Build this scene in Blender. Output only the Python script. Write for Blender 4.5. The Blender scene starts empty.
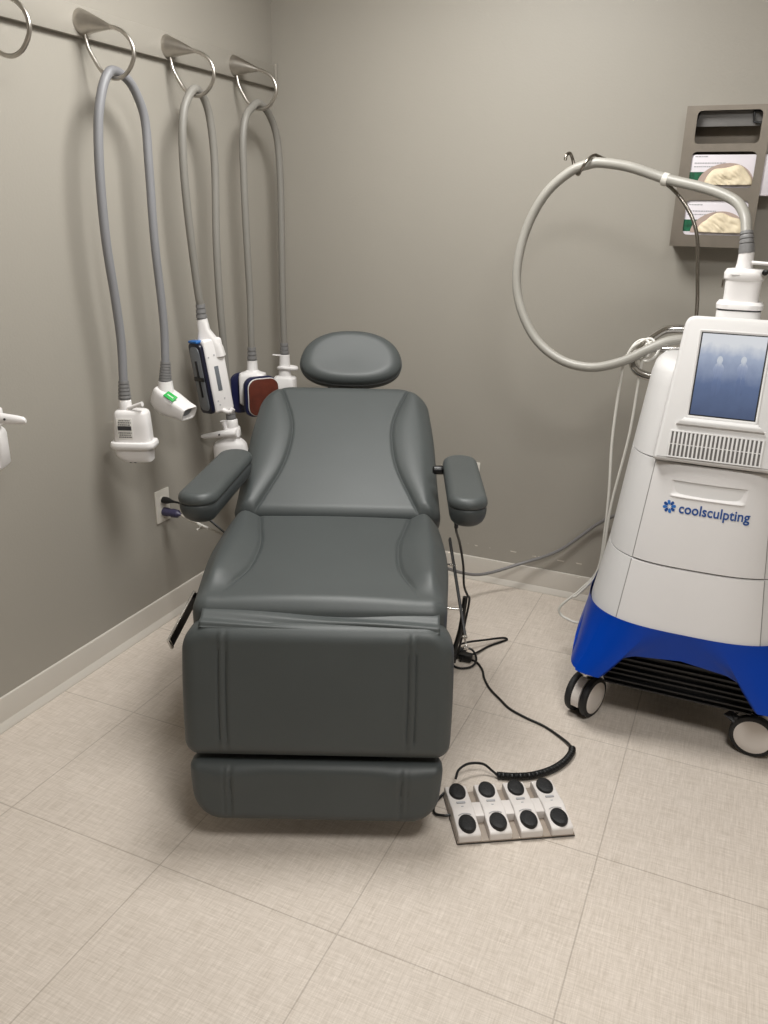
import bpy, bmesh, math, random
from math import sin, cos, pi, radians, sqrt, hypot, floor
from mathutils import Vector, Matrix, noise

random.seed(7)
scene = bpy.context.scene
COL = scene.collection

# ------------------------------------------------------------------ materials
MATS = {}


def nn(nt, typ, **kw):
    n = nt.nodes.new(typ)
    for k, v in kw.items():
        setattr(n, k, v)
    return n


def srgb(r, g, b):
    def f(c):
        c /= 255.0
        return c / 12.92 if c <= 0.04045 else ((c + 0.055) / 1.055) ** 2.4
    return (f(r), f(g), f(b), 1.0)


def mat(name, col, rough=0.5, metal=0.0, var=0.05, vscale=6.0, bump=0.0, bscale=300.0, coat=0.0, spec=0.5, aniso=None):
    m = bpy.data.materials.new(name)
    m.use_nodes = True
    nt = m.node_tree
    b = nt.nodes['Principled BSDF']
    tc = nn(nt, 'ShaderNodeTexCoord')
    n1 = nn(nt, 'ShaderNodeTexNoise')
    n1.inputs['Scale'].default_value = vscale
    n1.inputs['Detail'].default_value = 4
    nt.links.new(tc.outputs['Object'], n1.inputs['Vector'])
    r = nn(nt, 'ShaderNodeValToRGB')
    lo = tuple(c * (1 - var) for c in col[:3]) + (1,)
    hi = tuple(min(1, c * (1 + var)) for c in col[:3]) + (1,)
    r.color_ramp.elements[0].position = 0.3
    r.color_ramp.elements[1].position = 0.7
    r.color_ramp.elements[0].color = lo
    r.color_ramp.elements[1].color = hi
    nt.links.new(n1.outputs['Fac'], r.inputs['Fac'])
    nt.links.new(r.outputs['Color'], b.inputs['Base Color'])
    b.inputs['Roughness'].default_value = rough
    b.inputs['Metallic'].default_value = metal
    b.inputs['Specular IOR Level'].default_value = spec
    if coat:
        b.inputs['Coat Weight'].default_value = coat
        b.inputs['Coat Roughness'].default_value = 0.08
    if bump:
        n2 = nn(nt, 'ShaderNodeTexNoise')
        n2.inputs['Scale'].default_value = bscale
        n2.inputs['Detail'].default_value = 2
        nt.links.new(tc.outputs['Object'], n2.inputs['Vector'])
        bp = nn(nt, 'ShaderNodeBump')
        bp.inputs['Strength'].default_value = bump
        bp.inputs['Distance'].default_value = 0.002
        nt.links.new(n2.outputs['Fac'], bp.inputs['Height'])
        nt.links.new(bp.outputs['Normal'], b.inputs['Normal'])
    MATS[name] = m
    return m


def M(n):
    return MATS[n]


mat('vinyl', srgb(68, 72, 72), 0.47, bump=0.12, bscale=420, var=0.04, spec=0.4)
mat('vinyl_dark', srgb(64, 68, 69), 0.5, bump=0.12, bscale=420, var=0.04, spec=0.4)
mat('white_plastic', srgb(226, 223, 222), 0.38, var=0.012)
mat('machine_white', srgb(206, 204, 203), 0.42, var=0.012, bump=0.05, bscale=500)
mat('panel_white', srgb(208, 205, 204), 0.45, var=0.012, bump=0.05, bscale=500)
mat('wheel_white', srgb(215, 208, 202), 0.4, var=0.03)
mat('blue_gloss', srgb(0, 58, 160), 0.34, var=0.05, spec=0.25)
mat('navy', srgb(22, 26, 62), 0.35, var=0.08)
mat('deep_navy', srgb(13, 15, 38), 0.35, var=0.08)
mat('black_rubber', srgb(26, 26, 27), 0.6, var=0.15, bump=0.3, bscale=600)
mat('black_plastic', srgb(14, 14, 15), 0.4, var=0.1)
mat('black_oval', srgb(14, 14, 15), 0.55, var=0.1, bump=0.9, bscale=330)
mat('caster_grey', srgb(52, 52, 54), 0.5, var=0.1)
mat('chrome', srgb(205, 203, 200), 0.16, 1.0, var=0.03)
mat('brushed_nickel', srgb(192, 187, 180), 0.33, 1.0, var=0.06, vscale=60)
mat('dispenser_metal', srgb(134, 126, 116), 0.42, 0.65, var=0.05, vscale=30)
mat('hose_blue', srgb(127, 127, 130), 0.5, var=0.04)
mat('hose_grey', srgb(128, 125, 119), 0.5, var=0.04)
mat('hose_machine', srgb(150, 147, 140), 0.42, var=0.04)
mat('relief_grey', srgb(118, 117, 117), 0.5, var=0.05)
mat('pole_steel', srgb(150, 144, 136), 0.25, 1.0, var=0.05)
mat('screen_grey', srgb(118, 122, 128), 0.3, var=0.06)
mat('label_grey', srgb(104, 108, 114), 0.4, var=0.05)
mat('brown_pad', srgb(88, 40, 28), 0.4, var=0.18, vscale=40)
mat('green_label', srgb(34, 168, 72), 0.5, var=0.06)
mat('label_pale', srgb(222, 220, 216), 0.5, var=0.02)
mat('ink', srgb(48, 48, 52), 0.6, var=0.1)
mat('ink_grey', srgb(165, 165, 168), 0.6, var=0.05)
mat('ink_blue', srgb(22, 66, 130), 0.5, var=0.04)
mat('ink_sky', srgb(40, 104, 176), 0.5, var=0.04)
mat('outlet_white', srgb(212, 207, 198), 0.4, var=0.02)
mat('plug_purple', srgb(58, 55, 80), 0.4, var=0.1)
mat('cable_grey', srgb(122, 120, 120), 0.45, var=0.05)
mat('cable_pale', srgb(168, 162, 152), 0.4, var=0.05)
mat('cord_white', srgb(206, 203, 196), 0.45, var=0.03)
mat('carton_white', srgb(220, 214, 220), 0.55, var=0.02)
mat('carton_green', srgb(8, 84, 56), 0.5, var=0.5, vscale=90)
mat('carton_beige', srgb(176, 156, 146), 0.55, var=0.08)
mat('latex', srgb(222, 208, 180), 0.6, var=0.08, vscale=50)
mat('plate_taupe', srgb(150, 138, 126), 0.55, var=0.1, vscale=30)
mat('pedal_white', srgb(212, 206, 202), 0.45, var=0.02)
mat('baseboard', srgb(197, 191, 182), 0.35, var=0.03, vscale=4)
mat('joint_grey', srgb(150, 148, 146), 0.6, var=0.03)
mat('spring_grey', srgb(118, 116, 114), 0.45, var=0.05)
mat('dark_gap', srgb(30, 29, 28), 0.7, var=0.1)
mat('vent_dark', srgb(95, 92, 90), 0.6, var=0.05)
mat('rail_paint', srgb(152, 147, 138), 0.5, var=0.03)
mat('ceiling_white', srgb(225, 222, 216), 0.8, var=0.02)


def wall_material(name, col, scuffs=False):
    m = bpy.data.materials.new(name)
    m.use_nodes = True
    nt = m.node_tree
    b = nt.nodes['Principled BSDF']
    b.inputs['Roughness'].default_value = 0.5
    b.inputs['Specular IOR Level'].default_value = 0.35
    geo = nn(nt, 'ShaderNodeNewGeometry')
    big = nn(nt, 'ShaderNodeTexNoise')
    big.inputs['Scale'].default_value = 1.3
    big.inputs['Detail'].default_value = 5
    nt.links.new(geo.outputs['Position'], big.inputs['Vector'])
    ramp = nn(nt, 'ShaderNodeValToRGB')
    ramp.color_ramp.elements[0].position = 0.25
    ramp.color_ramp.elements[1].position = 0.75
    ramp.color_ramp.elements[0].color = tuple(c * 0.975 for c in col[:3]) + (1,)
    ramp.color_ramp.elements[1].color = tuple(c * 1.025 for c in col[:3]) + (1,)
    nt.links.new(big.outputs['Fac'], ramp.inputs['Fac'])
    out = ramp.outputs['Color']
    if scuffs:   # a broken line of chipped paint just above the skirting
        sep = nn(nt, 'ShaderNodeSeparateXYZ')
        nt.links.new(geo.outputs['Position'], sep.inputs[0])

        def math(op, a, bb=None):
            n = nn(nt, 'ShaderNodeMath', operation=op)
            for i, v in enumerate((a, bb)):
                if v is None:
                    continue
                if isinstance(v, (int, float)):
                    n.inputs[i].default_value = v
                else:
                    nt.links.new(v, n.inputs[i])
            return n.outputs[0]
        wob = nn(nt, 'ShaderNodeTexNoise')
        wob.inputs['Scale'].default_value = 9
        nt.links.new(geo.outputs['Position'], wob.inputs['Vector'])
        zz = math('ADD', math('MULTIPLY', math('SUBTRACT', wob.outputs['Fac'], 0.5), 0.012), math('SUBTRACT', sep.outputs['Z'], 0.147))
        near = math('LESS_THAN', math('ABSOLUTE', zz), 0.0022)
        chip = nn(nt, 'ShaderNodeTexNoise')
        chip.inputs['Scale'].default_value = 26
        chip.inputs['Detail'].default_value = 3
        nt.links.new(geo.outputs['Position'], chip.inputs['Vector'])
        g = math('GREATER_THAN', chip.outputs['Fac'], 0.53)
        xr = math('MULTIPLY', math('GREATER_THAN', sep.outputs['X'], 0.87), math('LESS_THAN', sep.outputs['X'], 1.40))
        mask = math('MULTIPLY', math('MULTIPLY', near, g), xr)
        mx = nn(nt, 'ShaderNodeMix', data_type='RGBA')
        nt.links.new(mask, mx.inputs[0])
        nt.links.new(out, mx.inputs[6])
        mx.inputs[7].default_value = srgb(205, 198, 188)
        out = mx.outputs[2]
    nt.links.new(out, b.inputs['Base Color'])
    n2 = nn(nt, 'ShaderNodeTexNoise')
    n2.inputs['Scale'].default_value = 130
    n2.inputs['Detail'].default_value = 3
    nt.links.new(geo.outputs['Position'], n2.inputs['Vector'])
    bp = nn(nt, 'ShaderNodeBump')
    bp.inputs['Strength'].default_value = 0.10
    bp.inputs['Distance'].default_value = 0.003
    nt.links.new(n2.outputs['Fac'], bp.inputs['Height'])
    nt.links.new(bp.outputs['Normal'], b.inputs['Normal'])
    MATS[name] = m
    return m


WALLC = srgb(156, 151, 142)
wall_material('wall_paint', WALLC)
wall_material('wall_paint_chipped', WALLC, True)


def floor_material():
    m = bpy.data.materials.new('linen_vinyl_tile')
    m.use_nodes = True
    nt = m.node_tree
    b = nt.nodes['Principled BSDF']
    geo = nn(nt, 'ShaderNodeNewGeometry')

    def weave(sx, sy, off):
        mp = nn(nt, 'ShaderNodeMapping')
        mp.inputs['Scale'].default_value = (sx, sy, 1)
        mp.inputs['Location'].default_value = (off, off * 2, 0)
        nt.links.new(geo.outputs['Position'], mp.inputs['Vector'])
        n = nn(nt, 'ShaderNodeTexNoise')
        n.inputs['Scale'].default_value = 1
        n.inputs['Detail'].default_value = 3
        n.inputs['Roughness'].default_value = 0.6
        nt.links.new(mp.outputs['Vector'], n.inputs['Vector'])
        return n.outputs['Fac']

    def math(op, a, bb=None):
        n = nn(nt, 'ShaderNodeMath', operation=op)
        for i, v in enumerate((a, bb)):
            if v is None:
                continue
            if isinstance(v, (int, float)):
                n.inputs[i].default_value = v
            else:
                nt.links.new(v, n.inputs[i])
        return n.outputs[0]
    w = math('ADD', weave(430, 22, 0.3), weave(22, 430, 4.1))
    w2 = math('ADD', weave(160, 9, 9.3), weave(9, 160, 2.1))
    tot = math('ADD', math('MULTIPLY', w, 0.3), math('MULTIPLY', w2, 0.2))   # mean 0.5
    ramp = nn(nt, 'ShaderNodeValToRGB')
    e = ramp.color_ramp.elements
    e[0].position = 0.36
    e[1].position = 0.64
    e[0].color = srgb(178, 166, 153)
    e[1].color = srgb(216, 206, 196)
    nt.links.new(tot, ramp.inputs['Fac'])
    sep = nn(nt, 'ShaderNodeSeparateXYZ')
    nt.links.new(geo.outputs['Position'], sep.inputs[0])
    T = 0.4573

    def seam(c, o):
        f = math('FRACT', math('DIVIDE', math('SUBTRACT', c, o), T))
        return math('GREATER_THAN', math('ABSOLUTE', math('SUBTRACT', f, 0.5)), 0.5 - 0.0016 / T)
    s = math('MAXIMUM', seam(sep.outputs['X'], 0.742), seam(sep.outputs['Y'], -1.3675))
    mx = nn(nt, 'ShaderNodeMix', data_type='RGBA')
    nt.links.new(math('MULTIPLY', s, 0.38), mx.inputs[0])
    nt.links.new(ramp.outputs['Color'], mx.inputs[6])
    mx.inputs[7].default_value = srgb(112, 100, 88)
    dirt = nn(nt, 'ShaderNodeTexNoise')
    dirt.inputs['Scale'].default_value = 2.2
    dirt.inputs['Detail'].default_value = 6
    nt.links.new(geo.outputs['Position'], dirt.inputs['Vector'])
    dr = nn(nt, 'ShaderNodeMapRange')
    dr.inputs[1].default_value = 0.3
    dr.inputs[2].default_value = 0.7
    dr.inputs[3].default_value = 0.95
    dr.inputs[4].default_value = 1.03
    nt.links.new(dirt.outputs['Fac'], dr.inputs[0])
    mu = nn(nt, 'ShaderNodeMix', data_type='RGBA', blend_type='MULTIPLY')
    mu.inputs[0].default_value = 1
    nt.links.new(mx.outputs[2], mu.inputs[6])
    nt.links.new(dr.outputs[0], mu.inputs[7])
    nt.links.new(mu.outputs[2], b.inputs['Base Color'])
    b.inputs['Roughness'].default_value = 0.5
    b.inputs['Specular IOR Level'].default_value = 0.35
    bp = nn(nt, 'ShaderNodeBump')
    bp.inputs['Strength'].default_value = 0.08
    bp.inputs['Distance'].default_value = 0.001
    nt.links.new(tot, bp.inputs['Height'])
    nt.links.new(bp.outputs['Normal'], b.inputs['Normal'])
    MATS['floor'] = m


floor_material()


def screen_material():
    m = bpy.data.materials.new('lit_screen')
    m.use_nodes = True
    nt = m.node_tree
    b = nt.nodes['Principled BSDF']
    b.inputs['Base Color'].default_value = (0.02, 0.02, 0.025, 1)
    b.inputs['Roughness'].default_value = 0.15
    tc = nn(nt, 'ShaderNodeTexCoord')
    sep = nn(nt, 'ShaderNodeSeparateXYZ')
    nt.links.new(tc.outputs['Generated'], sep.inputs[0])
    n = nn(nt, 'ShaderNodeTexNoise')
    n.inputs['Scale'].default_value = 5
    n.inputs['Detail'].default_value = 3
    nt.links.new(tc.outputs['Generated'], n.inputs['Vector'])
    ad = nn(nt, 'ShaderNodeMath', operation='MULTIPLY_ADD')
    nt.links.new(n.outputs['Fac'], ad.inputs[0])
    ad.inputs[1].default_value = 0.22
    nt.links.new(sep.outputs['Z'], ad.inputs[2])
    ramp = nn(nt, 'ShaderNodeValToRGB')
    e = ramp.color_ramp.elements
    e[0].position = 0.05
    e[0].color = srgb(70, 86, 118)
    e[1].position = 0.98
    e[1].color = srgb(236, 239, 243)
    k = e.new(0.5)
    k.color = srgb(98, 117, 154)
    k = e.new(0.85)
    k.color = srgb(176, 188, 211)
    nt.links.new(ad.outputs[0], ramp.inputs['Fac'])
    nt.links.new(ramp.outputs['Color'], b.inputs['Emission Color'])
    b.inputs['Emission Strength'].default_value = 0.75
    MATS['lit_screen'] = m

    m2 = m.copy()
    m2.name = 'lit_screen_figure'
    r2 = [q for q in m2.node_tree.nodes if q.bl_idname == 'ShaderNodeValToRGB'][0]
    for el, c in zip(r2.color_ramp.elements, ((84, 101, 136), (106, 125, 163), (166, 178, 204), (218, 224, 232))):
        el.color = srgb(*c)
    MATS['lit_screen_figure'] = m2


screen_material()


def lamp_material():
    m = bpy.data.materials.new('lamp_diffuser')
    m.use_nodes = True
    nt = m.node_tree
    b = nt.nodes['Principled BSDF']
    n = nn(nt, 'ShaderNodeTexNoise')
    n.inputs['Scale'].default_value = 3
    b.inputs['Base Color'].default_value = (0.8, 0.8, 0.78, 1)
    b.inputs['Emission Color'].default_value = (1.0, 0.93, 0.84, 1)
    b.inputs['Emission Strength'].default_value = 1.0
    MATS['lamp_diffuser'] = m


lamp_material()


# ------------------------------------------------------------------ mesh helpers
class MB:
    """collects vertices and faces for one mesh object"""

    def __init__(self):
        self.v = []
        self.f = []

    def add(self, vs, fs, mtx=None):
        o = len(self.v)
        for p in vs:
            p = Vector(p)
            self.v.append(mtx @ p if mtx else p)
        for f in fs:
            self.f.append(tuple(i + o for i in f))
        return self

    def add_bm(self, bm, mtx=None):
        bm.verts.index_update()
        self.add([v.co.copy() for v in bm.verts], [[v.index for v in f.verts] for f in bm.faces], mtx)
        bm.free()
        return self

    def box(self, c, s, bev=0.0, seg=2, mtx=None):
        bm = bmesh.new()
        bmesh.ops.create_cube(bm, size=1)
        for v in bm.verts:
            v.co = Vector((v.co.x * s[0], v.co.y * s[1], v.co.z * s[2]))
        if bev > 0:
            bmesh.ops.bevel(bm, geom=bm.edges[:], offset=bev, segments=seg, profile=0.5, affect='EDGES')
        for v in bm.verts:
            v.co += Vector(c)
        return self.add_bm(bm, mtx)

    def tube(self, pts, r, seg=10, closed=False, smooth=6, mtx=None, cap=True):
        pts = [Vector(p) for p in pts]
        if smooth:
            pts, rr = catmull(pts, smooth, closed, r)
        else:
            rr = r if isinstance(r, (list, tuple)) else [r] * len(pts)
        n = len(pts)
        t0 = (pts[1] - pts[0]).normalized()
        nrm = t0.orthogonal().normalized()
        vs, fs = [], []
        prev = t0
        for i in range(n):
            if closed:
                t = (pts[(i + 1) % n] - pts[i - 1]).normalized()
            else:
                t = (pts[min(i + 1, n - 1)] - pts[max(i - 1, 0)]).normalized()
            q = prev.rotation_difference(t)
            nrm = (q @ nrm)
            nrm = (nrm - t * nrm.dot(t)).normalized()
            prev = t
            bn = t.cross(nrm)
            for k in range(seg):
                a = 2 * pi * k / seg
                vs.append(pts[i] + (nrm * cos(a) + bn * sin(a)) * rr[i])
        m = n if closed else n - 1
        for i in range(m):
            for k in range(seg):
                a = i * seg + k
                b = i * seg + (k + 1) % seg
                j = ((i + 1) % n) * seg
                fs.append((a, b, j + (k + 1) % seg, j + k))
        if not closed and cap:
            fs.append(tuple(range(seg))[::-1])
            fs.append(tuple((n - 1) * seg + k for k in range(seg)))
        return self.add(vs, fs, mtx)

    def lathe(self, prof, seg=24, mtx=None, cap=True):
        """prof: (radius, z)"""
        vs, fs = [], []
        for r, z in prof:
            for k in range(seg):
                a = 2 * pi * k / seg
                vs.append((r * cos(a), r * sin(a), z))
        for i in range(len(prof) - 1):
            for k in range(seg):
                a, b = i * seg + k, i * seg + (k + 1) % seg
                fs.append((a, b, b + seg, a + seg))
        if cap:
            fs.append(tuple(range(seg))[::-1])
            fs.append(tuple((len(prof) - 1) * seg + k for k in range(seg)))
        return self.add(vs, fs, mtx)

    def loft(self, rings, mtx=None, cap=True, closed=True):
        n = len(rings[0])
        vs = [p for r in rings for p in r]
        fs = []
        for i in range(len(rings) - 1):
            for k in range(n if closed else n - 1):
                a, b = i * n + k, i * n + (k + 1) % n
                fs.append((a, b, b + n, a + n))
        if cap:
            fs.append(tuple(range(n))[::-1])
            fs.append(tuple((len(rings) - 1) * n + k for k in range(n)))
        return self.add(vs, fs, mtx)

    def prism(self, poly, d, bev=0.0, seg=2, mtx=None):
        """poly in (x, z), extruded from y=0 to y=d"""
        bm = bmesh.new()
        vs = [bm.verts.new((x, 0, z)) for x, z in poly]
        f = bm.faces.new(vs)
        ret = bmesh.ops.extrude_face_region(bm, geom=[f])
        for e in ret['geom']:
            if isinstance(e, bmesh.types.BMVert):
                e.co.y += d
        bmesh.ops.recalc_face_normals(bm, faces=bm.faces[:])
        if bev > 0:
            ed = [e for e in bm.edges if abs(e.verts[0].co.y - e.verts[1].co.y) < 1e-7]
            bmesh.ops.bevel(bm, geom=ed, offset=bev, segments=seg, profile=0.5, affect='EDGES')
        return self.add_bm(bm, mtx)

    def build(self, name, material, parent=None, sharp=40, smooth=True):
        me = bpy.data.meshes.new(name)
        me.from_pydata([tuple(p) for p in self.v], [], self.f)
        bm = bmesh.new()
        bm.from_mesh(me)
        bmesh.ops.recalc_face_normals(bm, faces=bm.faces[:])
        bm.to_mesh(me)
        bm.free()
        if smooth:
            me.polygons.foreach_set('use_smooth', [True] * len(me.polygons))
            me.set_sharp_from_angle(angle=radians(sharp))
        me.materials.append(M(material) if isinstance(material, str) else material)
        me.update()
        o = bpy.data.objects.new(name, me)
        COL.objects.link(o)
        if parent:
            o.parent = parent
        return o


def catmull(pts, sub, closed=False, r=0.01):
    n = len(pts)
    rl = r if isinstance(r, (list, tuple)) else [r] * n
    out, ro = [], []
    m = n if closed else n - 1
    for i in range(m):
        p1, p2 = pts[i], pts[(i + 1) % n]
        p0 = pts[i - 1] if (closed or i > 0) else p1 * 2 - p2
        p3 = pts[(i + 2) % n] if (closed or i + 2 < n) else p2 * 2 - p1
        for s in range(sub):
            t = s / sub
            out.append(0.5 * ((2 * p1) + (p2 - p0) * t + (2 * p0 - 5 * p1 + 4 * p2 - p3) * t * t + (3 * p1 - p0 - 3 * p2 + p3) * t ** 3))
            ro.append(rl[i] * (1 - t) + rl[(i + 1) % n] * t)
    if not closed:
        out.append(pts[-1])
        ro.append(rl[-1])
    return out, ro


def sup_ring(a, b, n, N, cx=0.0, cy=0.0, z=0.0):
    out = []
    for k in range(N):
        t = 2 * pi * k / N
        c, s = cos(t), sin(t)
        out.append(Vector((cx + a * math.copysign(abs(c) ** (2 / n), c), cy + b * math.copysign(abs(s) ** (2 / n), s), z)))
    return out


def rrect(w, h, r, seg=5, cx=0, cz=0):
    out = []
    for (sx, sz, a0) in ((1, 1, 0), (-1, 1, 90), (-1, -1, 180), (1, -1, 270)):
        for k in range(seg + 1):
            a = radians(a0 + 90 * k / seg)
            out.append((cx + sx * (w / 2 - r) + r * cos(a), cz + sz * (h / 2 - r) + r * sin(a)))
    return out


def frame(o, x, z):
    """matrix with local x axis = x, local z axis ~ z"""
    x = Vector(x).normalized()
    z = Vector(z)
    y = z.cross(x).normalized()
    z = x.cross(y).normalized()
    m = Matrix((x, y, z)).transposed().to_4x4()
    m.translation = Vector(o)
    return m


def empty(name, label, cat, loc=(0, 0, 0), rz=0.0, group=None):
    o = bpy.data.objects.new(name, None)
    COL.objects.link(o)
    o.location = loc
    o.rotation_euler = (0, 0, rz)
    o.empty_display_size = 0.05
    return tag(o, label, cat, group)


def tag(o, label, cat=None, group=None):
    o['label'] = label
    if cat:
        o['category'] = cat
    if group:
        o['group'] = group
    return o


def struct(o):
    o['kind'] = 'structure'
    return o


def smooth01(x):
    x = max(0.0, min(1.0, x))
    return x * x * (3 - 2 * x)


def cushion(W, L, T, rb, rt, re, bump=None, NS=120, NT=70, reb=None, crown=0.0, seam=None):
    """upholstered pad: s across, t along, n up. W(t) half width. Returns MB in (s, t, n) with n=0 the top."""
    reb = reb or re * 0.6
    mb = MB()
    Wf = W if callable(W) else (lambda t: W)

    def sp(u):                                   # denser near both ends
        return 0.5 * (u + 0.5 * (1 - cos(pi * u)))
    rows = [L * sp(i / NT) for i in range(NT + 1)]

    def halfw(t):
        w = Wf(t)
        for rc, q in ((rb, t), (rt, L - t)):
            if q < rc:
                w -= rc - sqrt(max(0, rc * rc - (rc - q) ** 2))
        return w

    def dist(s, t):
        w = Wf(t)
        dx = w - abs(s)
        d = min(dx, t, L - t)
        for rc, q in ((rb, t), (rt, L - t)):
            if rc > 0 and dx < rc and q < rc:
                d = rc - hypot(rc - dx, rc - q)
        return max(0.0, d)
    top, bot = [], []
    for t in rows:
        hw = halfw(t)
        for j in range(NS + 1):
            if seam:                             # columns follow the seam so that its groove stays crisp
                u = 2 * j / NS - 1
                pz = min(seam(t), hw * 0.9)
                k = abs(u)
                if k <= 0.6:
                    s = pz * (1 - (1 - k / 0.6) ** 1.7)
                else:
                    q = (k - 0.6) / 0.4
                    s = pz + (hw - pz) * (0.65 * 0.5 * (1 - cos(pi * q)) + 0.35 * q)
                s = math.copysign(s, u)
            else:
                u = sp(j / NS) * 2 - 1
                s = hw * u
            d = dist(s, t)
            if j in (0, NS) or t in (rows[0], rows[-1]):
                d = 0.0

            def prof(d, e):
                return -e + sqrt(max(0, e * e - max(0, e - d) ** 2)) if d < e else 0.0
            z = prof(d, re)
            f = smooth01(d / (re * 1.2))
            if bump:
                z += bump(s, t) * f
            z += crown * (1 - (s / Wf(t)) ** 2) * (1 - (2 * t / L - 1) ** 2)
            top.append((s, t, z))
            bot.append((s, t, -T - prof(d, reb)))
    w = NS + 1
    fs = []
    n = len(top)
    for i in range(NT):
        for j in range(NS):
            a = i * w + j
            fs.append((a, a + 1, a + w + 1, a + w))
            fs.append((n + a, n + a + w, n + a + w + 1, n + a + 1))
    edge = [j for j in range(w)] + [i * w + NS for i in range(1, NT + 1)] + [NT * w + j for j in range(NS - 1, -1, -1)] + [i * w for i in range(NT - 1, 0, -1)]
    for i in range(len(edge)):
        a, b = edge[i], edge[(i + 1) % len(edge)]
        fs.append((a, b, n + b, n + a))
    mb.add(top + bot, fs)
    return mb


def place(mb, o, x, t):
    """maps (s, t, n) to the plane spanned by x and t at o"""
    x = Vector(x).normalized()
    t = Vector(t).normalized()
    n = x.cross(t)
    m = Matrix((x, t, n)).transposed().to_4x4()
    m.translation = Vector(o)
    mb.v = [m @ p for p in mb.v]
    return mb


# ------------------------------------------------------------------ room
RW, RD, RH = 3.4, -4.3, 2.45


def slab(name, c, s, m):
    return struct(MB().box(c, s).build(name, m, smooth=False))


slab('floor', (RW / 2, RD / 2, -0.05), (RW + 0.4, -RD + 0.4, 0.1), 'floor')
slab('wall_left', (-0.06, RD / 2, RH / 2), (0.12, -RD + 0.24, RH), 'wall_paint')
slab('wall_back', (RW / 2, 0.06, RH / 2), (RW, 0.12, RH), 'wall_paint_chipped')
slab('wall_right', (RW + 0.06, RD / 2, RH / 2), (0.12, -RD + 0.24, RH), 'wall_paint')
slab('wall_front', (RW / 2, RD - 0.06, RH / 2), (RW, 0.12, RH), 'wall_paint')
slab('ceiling', (RW / 2, RD / 2, RH + 0.05), (RW + 0.4, -RD + 0.4, 0.1), 'ceiling_white')
BBP = [(0, 0), (0.018, 0), (0.018, 0.003), (0.0105, 0.019), (0.0068, 0.024), (0.0066, 0.032), (0.007, 0.090), (0.005, 0.0965), (0, 0.0985)]


def baseboard(name, along):
    mb = MB()
    if along == 'y':
        r = [[Vector((x, y, z)) for x, z in BBP] for y in (-0.0, RD)]
    else:
        r = [[Vector((xx, -x, z)) for x, z in BBP] for xx in (0.0, RW)]
    mb.loft(r)
    return struct(mb.build(name, 'baseboard', sharp=25))


baseboard('baseboard_left', 'y')
baseboard('baseboard_back', 'x')

# ------------------------------------------------------------------ hook rail and ring hooks on the left wall
mb = MB()
mb.box((0.009, -1.80, 1.885), (0.018, 3.60, 0.076), 0.002)
rail = mb.build('hook_rail', 'rail_paint')
tag(rail, 'long painted mounting rail running along the left wall behind the ring hooks', 'rail')
mb = MB().box((0.012, -0.0065, 1.886), (0.026, 0.013, 0.084), 0.003)
mb.build('end_cap', 'rail_paint', rail)


def make_hook(y, label):
    h = empty('ring_hook', label, 'hook', (0.0178, y, 1.884), 0, 'steel ring hooks on the wall rail')
    # cone: base on the rail, tapering outwards into the wire
    prof = [(0.0, 0.0325), (0.002, 0.033), (0.012, 0.0298), (0.03, 0.0245), (0.05, 0.0185), (0.068, 0.0130), (0.082, 0.0086), (0.092, 0.0058)]
    rings = []
    for (x, r) in prof:
        zc = -0.016 * (x / 0.092) ** 1.3
        rings.append([Vector((x, 0.08 * x + r * cos(2 * pi * k / 28), zc + r * sin(2 * pi * k / 28))) for k in range(28)])
    MB().loft(rings).build('cone', 'brushed_nickel', h, sharp=50)
    ring = [(0.086, 0, -0.014), (0.112, 0, -0.021), (0.135, 0, -0.034), (0.152, 0, -0.055), (0.158, 0, -0.08), (0.150, 0, -0.104), (0.130, 0, -0.127),
            (0.104, 0, -0.138), (0.076, 0, -0.135), (0.050, 0, -0.118), (0.030, 0, -0.090), (0.014, 0, -0.060), (0.008, 0, -0.028), (0.010, 0, -0.01)]
    ring = [(x, 0.08 * x, z) for x, y_, z in ring]
    MB().tube(ring, 0.0056, 12, smooth=5).build('ring', 'brushed_nickel', h)
    return h


make_hook(-1.372, 'empty steel ring hook cut off by the left edge of the photo')
make_hook(-1.014, 'steel ring hook with the blue-grey hose that ends in the green-labelled head')
make_hook(-0.648, 'steel ring hook with the hose of the long navy-faced applicator, second from the corner')
make_hook(-0.282, 'steel ring hook closest to the room corner, hose with brown pad hanging in it')

# ------------------------------------------------------------------ hanging applicators
HX = 0.100
YAW = radians(23.5)
RX = Vector((cos(YAW), sin(YAW), 0))
RY = Vector((-sin(YAW), cos(YAW), 0))


def relief(mb, p0, p1, r0, r1, n=6):
    """ribbed strain relief from p0 to p1"""
    p0, p1 = Vector(p0), Vector(p1)
    pts, rr = [], []
    for i in range(n):
        a, b = i / n, (i + 0.72) / n
        ra = r0 + (r1 - r0) * a
        for t, r in ((a, ra), (b, ra + (r1 - r0) * 0.6 / n), (b + 0.01, ra * 0.9), (a + 0.99 / n, ra * 0.9)):
            pts.append(p0.lerp(p1, min(t, 1)))
            rr.append(r)
    pts.append(p1)
    rr.append(r1)
    mb.tube(pts, rr, 20, smooth=0)
    return mb


def local(o, tilt=0.0, rz=YAW):
    """frame aligned with the viewing side of the wall: x right, y away, z up; tilt about local y"""
    return Matrix.Translation(Vector(o)) @ Matrix.Rotation(rz, 4, 'Z') @ Matrix.Rotation(tilt, 4, 'Y')


def hang_hose(parent, pts, m, r=0.0128, name='hose'):
    P = [(HX + dx, y, z) for (y, z, dx) in pts]
    return MB().tube(P, r, 16, smooth=8).build(name, m, parent)


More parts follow.
